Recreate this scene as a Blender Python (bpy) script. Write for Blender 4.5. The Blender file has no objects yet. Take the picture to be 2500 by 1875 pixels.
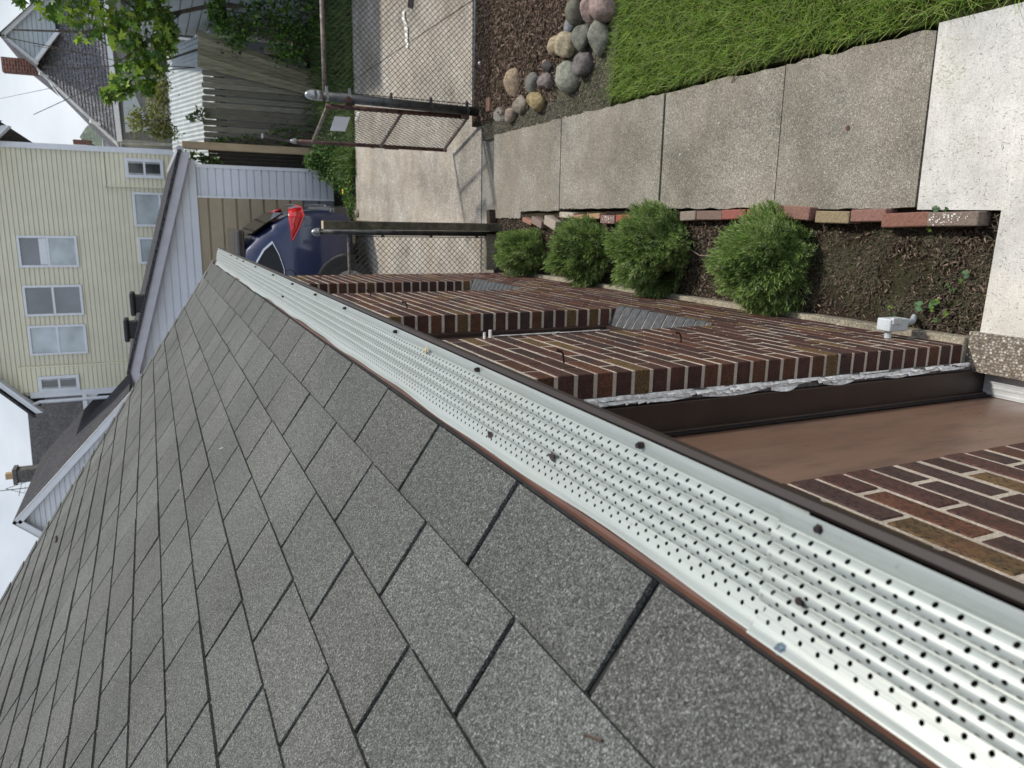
import bpy, math, random
import numpy as np
from mathutils import Vector, Matrix
R=math.radians; sin=math.sin; cos=math.cos; PI=math.pi
S=bpy.context.scene; COL=S.collection
random.seed(7); RNG=np.random.default_rng(11)

# ------------------------------------------------------------------ camera
cd=bpy.data.cameras.new('camera'); cam=bpy.data.objects.new('camera',cd); COL.objects.link(cam)
r_=Vector((0.01665,-0.42685,-0.90417)); b_=Vector((0.2092,-0.8827,0.4206))
CAMROWS=[(0.0,0,0)]
cam.location=(0.4367,0.0,2.8725)
def _rot(w):
    t=Vector(w).length; return Matrix.Rotation(t,3,Vector(w).normalized())
_B=Matrix(((0,0,-1),(-1,0,0),(0,1,0)))
_M=(_B@_rot((0.4412,-0.0300,-0.2108))).transposed()          # columns: image right, image down, forward
_M=Matrix(((_M[0][0],-_M[0][1],-_M[0][2]),(_M[1][0],-_M[1][1],-_M[1][2]),(_M[2][0],-_M[2][1],-_M[2][2])))
cam.rotation_euler=_M.to_euler()
cd.sensor_width=36.0; cd.lens=1836.7*36/2500; cd.clip_start=0.05; cd.clip_end=2000
cd.dof.use_dof=True; cd.dof.focus_distance=1.9; cd.dof.aperture_fstop=9.5
S.camera=cam
S.render.resolution_x=1024; S.render.resolution_y=768

# ------------------------------------------------------------------ world and sun
SUN_EL=R(58); SUN_DIR=Vector((0.90,0.42)).normalized()
W=bpy.data.worlds.new('World'); S.world=W; W.use_nodes=True
nt=W.node_tree; nt.nodes.clear()
def WN(t): return nt.nodes.new(t)
out=WN('ShaderNodeOutputWorld'); bg=WN('ShaderNodeBackground'); sky=WN('ShaderNodeTexSky')
sky.sky_type='NISHITA'; sky.sun_disc=False; sky.sun_elevation=SUN_EL
sky.sun_rotation=math.atan2(SUN_DIR.x,SUN_DIR.y); sky.air_density=1.0; sky.dust_density=2.0
tc=WN('ShaderNodeTexCoord'); mp=WN('ShaderNodeMapping'); mp.inputs['Scale'].default_value=(1,1,2.6); mp.inputs['Location'].default_value=(0.35,0.2,0.1)
cn=WN('ShaderNodeTexNoise'); cn.inputs['Scale'].default_value=2.1; cn.inputs['Detail'].default_value=7; cn.inputs['Roughness'].default_value=.5
cr=WN('ShaderNodeValToRGB'); cr.color_ramp.elements[0].position=.36; cr.color_ramp.elements[1].position=.60
cr.color_ramp.elements[0].color=(.25,.25,.25,1)
cmix=WN('ShaderNodeMix'); cmix.data_type='RGBA'; cmix.inputs[7].default_value=(11.6,12.3,13.2,1)
nt.links.new(tc.outputs['Generated'],mp.inputs[0]); nt.links.new(mp.outputs[0],cn.inputs[0]); nt.links.new(cn.outputs[0],cr.inputs[0])

gs=WN('ShaderNodeSeparateXYZ'); nt.links.new(tc.outputs['Generated'],gs.inputs[0])
gr_=WN('ShaderNodeValToRGB'); gr_.color_ramp.elements[0].position=.18; gr_.color_ramp.elements[0].color=(1,1,1,1); gr_.color_ramp.elements[1].position=.62; gr_.color_ramp.elements[1].color=(.28,.28,.28,1)
nt.links.new(gs.outputs[2],gr_.inputs[0]); gm=WN('ShaderNodeMath'); gm.operation='MULTIPLY'; nt.links.new(cr.outputs[0],gm.inputs[0]); nt.links.new(gr_.outputs[0],gm.inputs[1])
nt.links.new(gm.outputs[0],cmix.inputs[0])
bk=WN('ShaderNodeValToRGB'); bk.color_ramp.elements[0].position=.30; bk.color_ramp.elements[0].color=(1.75,1.75,1.75,1); bk.color_ramp.elements[1].position=.55; bk.color_ramp.elements[1].color=(1,1,1,1)  # sky behind the camera brightened, added to fill the facades facing it
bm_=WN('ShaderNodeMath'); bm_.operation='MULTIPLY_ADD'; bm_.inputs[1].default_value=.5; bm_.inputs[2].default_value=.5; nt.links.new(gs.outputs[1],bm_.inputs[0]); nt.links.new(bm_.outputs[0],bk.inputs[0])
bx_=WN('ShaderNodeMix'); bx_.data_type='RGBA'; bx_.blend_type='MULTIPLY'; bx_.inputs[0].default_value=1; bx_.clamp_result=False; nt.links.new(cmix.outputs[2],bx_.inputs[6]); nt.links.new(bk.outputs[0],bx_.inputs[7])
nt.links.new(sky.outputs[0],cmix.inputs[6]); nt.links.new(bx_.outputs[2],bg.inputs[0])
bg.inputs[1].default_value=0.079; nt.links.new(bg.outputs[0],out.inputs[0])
sl=bpy.data.lights.new('sun','SUN'); so=bpy.data.objects.new('sun',sl); COL.objects.link(so)
sl.energy=3.45; sl.angle=R(3.0); sl.color=(1,.955,.88)
sd=Vector((SUN_DIR.x*cos(SUN_EL),SUN_DIR.y*cos(SUN_EL),sin(SUN_EL)))
so.rotation_euler=sd.to_track_quat('Z','Y').to_euler(); so.location=(5,5,12)
S.view_settings.view_transform='Standard'; S.view_settings.look='None'; S.view_settings.exposure=0.06; S.view_settings.gamma=1
S.render.engine='CYCLES'

# ------------------------------------------------------------------ materials
class NT:
    def __init__(s,name):
        s.m=bpy.data.materials.new(name); s.m.use_nodes=True; s.t=s.m.node_tree; s.n=s.t.nodes; s.b=s.n['Principled BSDF']
        s.o=s.n['Material Output']; s.co=s.n.new('ShaderNodeTexCoord').outputs['Object']
    def L(s,a,b): s.t.links.new(a,b)
    def noise(s,scale,detail=4,rough=.55,vec=None,sc3=None):
        n=s.n.new('ShaderNodeTexNoise'); n.inputs['Scale'].default_value=scale; n.inputs['Detail'].default_value=detail; n.inputs['Roughness'].default_value=rough
        v=vec or s.co
        if sc3:
            mp=s.n.new('ShaderNodeMapping'); mp.inputs['Scale'].default_value=sc3; s.L(v,mp.inputs[0]); v=mp.outputs[0]
        s.L(v,n.inputs['Vector']); return n.outputs[0]
    def voro(s,scale,feat='F1',sc3=None,out=0):
        n=s.n.new('ShaderNodeTexVoronoi'); n.inputs['Scale'].default_value=scale; n.feature=feat
        v=s.co
        if sc3:
            mp=s.n.new('ShaderNodeMapping'); mp.inputs['Scale'].default_value=sc3; s.L(v,mp.inputs[0]); v=mp.outputs[0]
        s.L(v,n.inputs['Vector']); return n.outputs[out]
    def ramp(s,f,stops,interp='LINEAR'):
        n=s.n.new('ShaderNodeValToRGB'); cr=n.color_ramp; cr.interpolation=interp
        while len(cr.elements)<len(stops): cr.elements.new(.5)
        for e,(p,c) in zip(cr.elements,stops):
            e.position=p; e.color=(c,c,c,1) if isinstance(c,(int,float)) else (*c,1)
        s.L(f,n.inputs[0]); return n.outputs[0]
    def mix(s,f,a,b,mode='MIX'):
        n=s.n.new('ShaderNodeMix'); n.data_type='RGBA'; n.blend_type=mode
        for i,v in ((0,f),(6,a),(7,b)):
            if isinstance(v,(int,float)): n.inputs[i].default_value=v if i==0 else (v,v,v,1)
            elif isinstance(v,tuple): n.inputs[i].default_value=(*v,1)
            else: s.L(v,n.inputs[i])
        return n.outputs[2]
    def math(s,op,a,b=0.0,c=0.0):
        n=s.n.new('ShaderNodeMath'); n.operation=op
        for i,v in enumerate((a,b,c)):
            if isinstance(v,(int,float)): n.inputs[i].default_value=v
            else: s.L(v,n.inputs[i])
        return n.outputs[0]
    def attr(s,name):
        n=s.n.new('ShaderNodeAttribute'); n.attribute_name=name; return n.outputs['Color']
    def sep(s,v=None):
        n=s.n.new('ShaderNodeSeparateXYZ'); s.L(v or s.co,n.inputs[0]); return n.outputs
    def bump(s,h,dist=.002,st=1.0):
        n=s.n.new('ShaderNodeBump'); n.inputs['Distance'].default_value=dist; n.inputs['Strength'].default_value=st
        s.L(h,n.inputs['Height']); s.L(n.outputs[0],s.b.inputs['Normal'])
    def fin(s,col=None,rough=.6,metal=0,spec=None,coat=0):
        if col is not None:
            if isinstance(col,tuple): s.b.inputs['Base Color'].default_value=(*col,1)
            else: s.L(col,s.b.inputs['Base Color'])
        if isinstance(rough,(int,float)): s.b.inputs['Roughness'].default_value=rough
        else: s.L(rough,s.b.inputs['Roughness'])
        s.b.inputs['Metallic'].default_value=metal
        if spec is not None: s.b.inputs['Specular IOR Level'].default_value=spec
        if coat: s.b.inputs['Coat Weight'].default_value=coat; s.b.inputs['Coat Roughness'].default_value=.06
        return s.m
def simple(name,col,rough=.6,metal=0,var=.12,scale=9,bump=0,coat=0,fine=None):
    m=NT(name); n=m.noise(scale,5,.6)
    d=tuple(c*(1-var*2) for c in col); l=tuple(min(1,c*(1+var)) for c in col)
    c=m.ramp(n,[(.25,d),(.75,l)])
    if fine:
        f=m.noise(fine,2,.6); c=m.mix(1.0,c,m.ramp(f,[(.3,.75),(.7,1.15)]),'MULTIPLY')
    if bump: m.bump(m.noise(fine or scale*6,3),bump)
    return m.fin(c,rough,metal,coat=coat)
M={}
def mk_shingle(name,a,b,tint,seed=0,g=640,attr=False):
    m=NT(name)
    n1=m.noise(g,2,.75); n2=m.noise(g*.34,3,.7); n3=m.noise(2.2,3,.5); n4=m.voro(g*1.15,out=1)
    c=m.ramp(n1,[(.30,a),(.50,tuple((x+y)/2.2 for x,y in zip(a,b))),(.68,b),(.80,tuple(min(1,x*1.7) for x in b))])
    c=m.mix(.55,c,m.ramp(n2,[(.3,a),(.72,b)]))
    c=m.mix(1.0,c,m.ramp(n3,[(.3,.84),(.7,1.1)]),'MULTIPLY')
    gv=m.ramp(m.sep(n4)[0],[(.0,.25),(.35,.62),(.7,1.15),(.9,1.8),(1.0,2.9)])
    c=m.mix(.85,c,m.mix(1.0,c,gv,'MULTIPLY'))
    gv2=m.ramp(m.sep(m.voro(g*.35,out=1))[1],[(.0,.7),(1.0,1.3)]); c=m.mix(.35,c,m.mix(1.0,c,gv2,'MULTIPLY'))
    c=m.mix(1.0,c,m.ramp(m.noise(.7,2),[(.35,tint),(.65,(1,1,1))]),'MULTIPLY')
    if attr: c=m.mix(1.0,c,m.attr('tint'),'MULTIPLY')
    m.bump(n1,.0022,1.0)
    return m.fin(c,.95,spec=.2)
M['shingle']=mk_shingle('granular_grey_shingle',(.058,.060,.057),(.225,.230,.218),(.95,.955,.94),attr=True)
M['shingle_under']=simple('shingle_mat_shadow_layer',(.018,.0175,.017),.95,0,.3,60)
M['shingle_dark']=mk_shingle('dark_roof_shingle',(.035,.035,.038),(.085,.085,.09),(.9,.9,.92),g=60)
M['shingle_old']=mk_shingle('old_grey_roof_shingle',(.13,.13,.135),(.27,.265,.27),(.9,.9,.95),g=40)
M['shingle_green']=mk_shingle('greenish_roof_shingle',(.10,.12,.10),(.17,.19,.16),(.9,1,.9),g=40)

def mk_brick():
    m=NT('wirecut_brick'); a=m.attr('bc')
    n=m.noise(26,5,.7,sc3=(1,.55,1.7)); pits=m.noise(150,4,.75,sc3=(1,.6,1.4)); big=m.noise(9,3,.5)
    c=m.mix(1.0,a,m.ramp(n,[(.25,.55),(.55,1.0),(.8,1.25)]),'MULTIPLY')
    c=m.mix(m.ramp(pits,[(.41,.95),(.51,0.0)]),c,(.016,.011,.010))
    c=m.mix(m.math('MULTIPLY',m.ramp(big,[(.55,0.0),(.75,1.0)]),.35),c,(.20,.075,.04))
    m.bump(m.mix(.5,pits,n),.007,1.0)
    return m.fin(c,.72,spec=.35)
M['brick']=mk_brick()
def mk_mortar():
    m=NT('sandy_mortar'); n=m.noise(260,3,.8); b=m.noise(7,4)
    c=m.ramp(n,[(.3,(.28,.23,.175)),(.5,(.54,.465,.38)),(.7,(.76,.69,.60))])
    c=m.mix(1.0,c,m.ramp(b,[(.3,.7),(.65,1.1)]),'MULTIPLY'); m.bump(n,.003)
    return m.fin(c,.95)
M['mortar']=mk_mortar()
def mk_concrete(name,lo,mid,hi,scale=170,stain=(.75,.72,.66),agg=True,broom=0):
    m=NT(name); n=m.noise(scale,4,.75); b=m.noise(1.7,5,.6); v=m.voro(scale*.32,out=1); st=m.noise(5,5,.65)
    c=m.ramp(n,[(.32,lo),(.5,mid),(.66,hi)])
    c=m.mix(1.0,c,m.ramp(b,[(.33,tuple(q*.93 for q in stain)),(.62,(1.10,1.08,1.04))]),'MULTIPLY')
    c=m.mix(1.0,c,m.ramp(st,[(.3,.80),(.6,1.05)]),'MULTIPLY')
    gg=m.sep(m.voro(scale*.75,out=1))[2]; c=m.mix(1.0,c,m.ramp(gg,[(.0,.72 if agg else .96),(.5,.98),(1.0,1.32 if agg else 1.04)]),'MULTIPLY')
    c=m.mix(m.ramp(m.noise(.9,5,.65),[(.45,0.0),(.62,.35)]),c,tuple(x*y for x,y in zip(mid,(1.02,.90,.74))))
    c=m.mix(m.ramp(m.noise(2.3,6,.7),[(.56,0.0),(.70,.5 if agg else .06)]),c,tuple(x*.5 for x in mid))
    if agg:
        vn=m.n.new('ShaderNodeTexVoronoi'); vn.inputs['Scale'].default_value=scale*.55; m.L(m.co,vn.inputs['Vector'])
        near=m.ramp(vn.outputs[0],[(.20,1.0),(.32,0.0)]); sv=m.sep(vn.outputs[1])
        c=m.mix(m.math('MULTIPLY',near,m.ramp(sv[0],[(.90,0.0),(.93,.8)])),c,(.66,.62,.53))
        c=m.mix(m.math('MULTIPLY',near,m.ramp(sv[1],[(.90,0.0),(.93,.75)])),c,(.07,.06,.05))
    if broom:
        w=m.noise(60,3,.6,sc3=(.35,6,1)) ; c=m.mix(1.0,c,m.ramp(w,[(.3,.9),(.7,1.06)]),'MULTIPLY')
        sp=m.noise(130,3,.65,sc3=(1,.45,1)); c=m.mix(m.ramp(sp,[(.33,.6),(.40,0.0)]),c,(.15,.15,.11))
        g=m.noise(3.5,4,.6); g2=m.math('MULTIPLY',m.ramp(g,[(.56,0.0),(.7,.7)]),m.ramp(sp,[(.42,1.0),(.55,0.0)]))
        c=m.mix(g2,c,(.20,.23,.10))
    m.bump(n,.0025,.8)
    return m.fin(c,.92,spec=.25)
M['walk']=mk_concrete('exposed_aggregate_concrete',(.10,.095,.082),(.232,.222,.196),(.45,.43,.385),190)
M['slab']=mk_concrete('new_white_concrete',(.50,.50,.49),(.60,.60,.585),(.67,.67,.655),170,stain=(.93,.93,.91),agg=False,broom=1)
M['drive']=mk_concrete('driveway_concrete',(.22,.203,.175),(.355,.332,.295),(.50,.475,.43),90,stain=(.74,.71,.66))
M['foundation']=mk_concrete('foundation_concrete',(.13,.12,.09),(.27,.25,.20),(.42,.39,.33),140)
def mk_pebble():
    m=NT('pebble_aggregate'); v=m.n.new('ShaderNodeTexVoronoi'); v.inputs['Scale'].default_value=95; v.feature='F1'; m.L(m.co,v.inputs['Vector'])
    c=m.ramp(m.sep(v.outputs[1])[0],[(.0,(.10,.085,.065)),(.4,(.26,.22,.17)),(.75,(.36,.32,.26)),(.9,(.62,.57,.48)),(1,(.16,.16,.17))])
    c=m.mix(m.ramp(v.outputs[0],[(.35,0.0),(.6,.85)]),c,(.12,.10,.08)); m.bump(m.math('MULTIPLY',v.outputs[0],-1),.006)
    return m.fin(c,.85)
M['pebble']=mk_pebble()
def mk_soil(name,a,b,sc=45):
    m=NT(name); n=m.noise(sc,6,.8); g=m.noise(4,4,.6)
    c=m.ramp(n,[(.3,a),(.7,b)]); c=m.mix(m.ramp(g,[(.5,0.0),(.66,.55)]),c,(.075,.085,.035)); m.bump(n,.02)
    return m.fin(c,1.0,spec=.1)
M['soil']=mk_soil('dark_bed_soil',(.016,.012,.009),(.075,.057,.042))
M['dirt']=mk_soil('grey_green_dirt',(.06,.053,.042),(.20,.18,.14),48)
M['turf']=mk_soil('turf_soil',(.02,.025,.008),(.06,.075,.02))
def mk_attr(name,rough=.7,var=.35,scale=40,sub=0,bump=0,spec=.3,trans=0):
    m=NT(name); c=m.mix(1.0,m.attr('bc'),m.ramp(m.noise(scale,4,.6),[(.28,1-var),(.72,1+var*.5)]),'MULTIPLY')
    if bump: m.bump(m.noise(scale*2,4,.7),bump)
    m.fin(c,rough,spec=spec)
    if trans:
        tr=m.n.new('ShaderNodeBsdfTranslucent'); m.L(m.mix(1.0,c,(1.1,1.25,.5),'MULTIPLY'),tr.inputs[0])
        ms=m.n.new('ShaderNodeMixShader'); ms.inputs[0].default_value=trans; m.L(m.b.outputs[0],ms.inputs[1]); m.L(tr.outputs[0],ms.inputs[2]); m.L(ms.outputs[0],m.o.inputs[0])
    return m.m
M['chips']=mk_attr('shredded_wood_mulch',.9,.5,60)
M['leafy']=mk_attr('plant_leaf',.55,.2,30,trans=.25)
M['blade']=mk_attr('grass_blade',.55,.15,12,trans=.2)
M['stone']=mk_attr('field_stone',.85,.5,38,bump=.009)
M['edgebrick']=mk_attr('old_edging_brick',.85,.4,70,bump=.004)
M['wood_old']=mk_attr('weathered_fence_wood',.9,.4,22)
M['plankwood']=None
def mk_planks(name,lo,hi,sc3):
    m=NT(name); n=m.noise(6,6,.7,sc3=sc3); c=m.mix(1.0,m.attr('bc'),m.ramp(n,[(.3,lo),(.7,hi)]),'MULTIPLY'); m.bump(n,.004); return m.fin(c,.9,spec=.15)
M['plankwood']=mk_planks('rotten_board_wood',.45,1.5,(14,14,.8))
def mk_guard():
    m=NT('perforated_white_aluminium')
    uv=m.n.new('ShaderNodeUVMap').outputs[0]; x,y,_=m.sep(uv)
    # u: metres along the gutter, v: row index (0 at the outer lip, one unit per hole row)
    row=m.math('FLOOR',y); fy=m.math('SUBTRACT',m.math('SUBTRACT',y,row),.5)
    par=m.math('FLOORED_MODULO',row,2.0) ; u=m.math('ADD',m.math('DIVIDE',x,.0172),m.math('MULTIPLY',par,.5))
    fx=m.math('SUBTRACT',m.math('SUBTRACT',u,m.math('FLOOR',u)),.5)
    dx=m.math('MULTIPLY',fx,.0172); dy=m.math('MULTIPLY',fy,.0068)
    d=m.math('SQRT',m.math('ADD',m.math('MULTIPLY',dx,dx),m.math('MULTIPLY',dy,dy)))
    hole=m.math('LESS_THAN',d,.00195)
    inr=m.math('MULTIPLY',m.math('GREATER_THAN',y,0.0),m.math('LESS_THAN',y,14.0))
    hole=m.math('MULTIPLY',hole,inr)
    grain=m.noise(40,3,.6,sc3=(9,.25,9)); dirt=m.noise(3,5,.65)
    c=m.ramp(grain,[(.3,(.36,.395,.375)),(.7,(.43,.465,.44))]); c=m.mix(m.ramp(dirt,[(.50,0.0),(.72,.35)]),c,(.36,.36,.31)); c=m.mix(m.ramp(m.noise(130,4,.7),[(.28,.6),(.35,0.0)]),c,(.20,.19,.15))
    m.fin(c,.38,metal=.35)
    m.bump(grain,.0003)
    tr=m.n.new('ShaderNodeBsdfTransparent'); ms=m.n.new('ShaderNodeMixShader')
    m.L(hole,ms.inputs[0]); m.L(m.b.outputs[0],ms.inputs[1]); m.L(tr.outputs[0],ms.inputs[2]); m.L(ms.outputs[0],m.o.inputs[0])
    return m.m
M['guard']=mk_guard()
M['brown_gutter']=simple('brown_gutter_enamel',(.022,.0145,.0115),.55,0,.08,5)
M['gutter_in']=simple('gutter_inside_dark',(.012,.012,.010),.9)
M['drip']=simple('red_brown_drip_edge',(.115,.055,.038),.45,0,.2,14)
M['brown_paint']=simple('brown_frame_paint',(.040,.024,.019),.42,0,.2,8)
def mk_door():
    m=NT('brown_door_enamel'); n=m.noise(1.1,5,.55,sc3=(1,2.2,1)); f=m.noise(3.5,6,.6,sc3=(1,3,.8)); s=m.noise(80,3,.6)
    c=m.ramp(n,[(.35,(.15,.085,.060)),(.65,(.195,.120,.088))])
    c=m.mix(m.ramp(f,[(.50,0.0),(.66,.6)]),c,(.085,.055,.042)); c=m.mix(m.ramp(m.noise(1.3,3,.5,sc3=(1,2,.6)),[(.52,0.0),(.75,.35)]),c,(.25,.18,.14))
    c=m.mix(m.ramp(s,[(.28,.5),(.32,0.0)]),c,(.02,.018,.015))
    return m.fin(c,m.ramp(f,[(.3,.25),(.7,.42)]),spec=.55)
M['door']=mk_door()
M['peel']=simple('flaking_white_paint',(.86,.86,.83),.8,0,.25,70)
M['bare_grey']=simple('bare_grey_wood',(.17,.165,.155),.9,0,.4,50)
M['alu']=simple('dirty_white_aluminium',(.58,.60,.60),.45,.2,.15,14)
M['slate']=simple('grey_sill_brick',(.075,.08,.085),.8,0,.3,40,.003,fine=200)
M['steel']=simple('galvanised_steel',(.36,.37,.37),.42,.65,.25,18)
M['steel_dark']=simple('weathered_dark_steel',(.085,.088,.086),.5,.5,.4,14)
M['steel_rust']=simple('rusty_painted_tube',(.11,.052,.040),.7,.2,.5,20)
M['tube_mottled']=simple('mottled_rusty_tube',(.20,.165,.14),.6,.3,.6,26)
M['wire']=simple('dull_fence_wire',(.055,.055,.048),.6,.4,.2,10)
M['postwood']=simple('treated_post_wood',(.115,.105,.07),.9,0,.4,10,.002,fine=60)
M['endgrain']=simple('pale_end_grain',(.46,.38,.26),.9,0,.2,40)
M['pvc']=simple('grey_conduit_plastic',(.50,.54,.56),.45,0,.1,12)
M['screw']=simple('brown_screw_head',(.045,.032,.034),.4,.5,.3,200)
M['blue_screw']=simple('zinc_blue_screw',(.34,.42,.48),.3,.8,.2,200)
M['nail']=simple('rusty_nail',(.028,.018,.016),.6,.5,.4,90)
def mk_siding(name,col,var=.06):
    m=NT(name); n=m.noise(2.0,4,.6); f=m.noise(18,3,.6,sc3=(.3,1,4))
    c=m.mix(1.0,col,m.ramp(n,[(.3,1-var*2),(.7,1.0)]),'MULTIPLY'); c=m.mix(1.0,c,m.ramp(f,[(.3,1-var),(.7,1.0)]),'MULTIPLY'); return m.fin(c,.55,spec=.4)
M['white_sid']=mk_siding('white_vinyl_siding',(.72,.745,.79))
M['cream_sid']=mk_siding('cream_vinyl_siding',(.75,.71,.545),.05)
M['cream_lit']=mk_siding('lit_cream_vinyl_siding',(.80,.76,.57),.04)  # same cream siding, brighter light on the bays put into the colour
M['tan_door']=mk_siding('tan_panel_door',(.42,.345,.235),.10)
M['grey_door']=mk_siding('grey_lower_panel',(.19,.215,.24),.1)
M['grey_sid']=mk_siding('grey_house_siding',(.34,.345,.35),.12)
M['blue_sid']=mk_siding('pale_blue_grey_siding',(.47,.53,.56),.06)
M['white_trim']=simple('white_trim',(.74,.76,.79),.5,0,.05,6)
M['lilac_trim']=simple('pale_grey_fascia',(.50,.49,.53),.5,0,.07,6)
M['grey_trim']=simple('old_grey_trim',(.42,.43,.43),.7,0,.2,6)
M['corr']=simple('white_corrugated_sheet',(.44,.48,.475),.5,.1,.1,4)
def mk_glass(name,col,r=.08):
    m=NT(name); n=m.noise(1.6,3,.5); c=m.ramp(n,[(.35,tuple(x*.7 for x in col)),(.65,tuple(x*1.15 for x in col))]); return m.fin(c,r,spec=.8)
M['glass_dark']=mk_glass('dark_window_pane',(.035,.04,.045))
M['glass_grey']=mk_glass('grey_window_pane',(.115,.13,.15))
M['glass_light']=mk_glass('curtained_window_pane',(.42,.48,.50),.15)
M['black']=simple('black_plastic',(.012,.012,.015),.5)
M['pot']=simple('clay_flue_tile',(.50,.34,.18),.8)
def mk_smallbrick(name,c1,c2,mo):
    m=NT(name); b=m.n.new('ShaderNodeTexBrick'); b.inputs['Scale'].default_value=1; b.inputs['Brick Width'].default_value=.22; b.inputs['Row Height'].default_value=.075; b.inputs['Mortar Size'].default_value=.008
    b.inputs['Color1'].default_value=(*c1,1); b.inputs['Color2'].default_value=(*c2,1); b.inputs['Mortar'].default_value=(*mo,1)
    x,y,z=m.sep(); cb=m.n.new('ShaderNodeCombineXYZ'); m.L(m.math('ADD',x,y),cb.inputs[0]); m.L(z,cb.inputs[1]); m.L(cb.outputs[0],b.inputs['Vector'])
    return m.fin(m.mix(1.0,b.outputs[0],m.ramp(m.noise(9,4),[(.3,.7),(.7,1.15)]),'MULTIPLY'),.9)
M['chim_red']=mk_smallbrick('red_chimney_brick',(.24,.07,.045),(.14,.045,.03),(.32,.27,.22))
M['chim_grey']=simple('grey_chimney_render',(.15,.14,.13),.9,0,.3,12)
M['sign']=simple('blank_white_plastic',(.80,.82,.88),.4,0,.04,5)
M['plastic_white']=simple('dirty_white_plastic',(.72,.70,.64),.5,0,.12,12)
M['carpaint']=simple('dark_blue_car_paint',(.010,.018,.062),.3,.15,.1,3,coat=.8)
M['carblack']=simple('gloss_black_trim',(.035,.031,.031),.25,0,.2,6,coat=.6)
M['carglass']=mk_glass('tinted_car_glass',(.006,.007,.008),.05); M['carglass'].node_tree.nodes['Principled BSDF'].inputs['Specular IOR Level'].default_value=.3
M['chrome']=simple('chrome_trim',(.62,.62,.62),.18,1.0,.05,5)
M['tyre']=simple('tyre_rubber',(.022,.022,.022),.85)
M['rim']=simple('alloy_wheel',(.30,.30,.31),.35,.8,.1,6)
M['red_lamp']=simple('red_tail_lamp_lens',(.52,.008,.014),.1,0,.2,25,coat=1.0)
M['red_lamp2']=simple('bright_red_lamp_edge',(.80,.03,.05),.1,0,.1,25,coat=1.0)
M['bark']=simple('grey_brown_bark',(.14,.115,.09),.9,0,.4,20)

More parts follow.
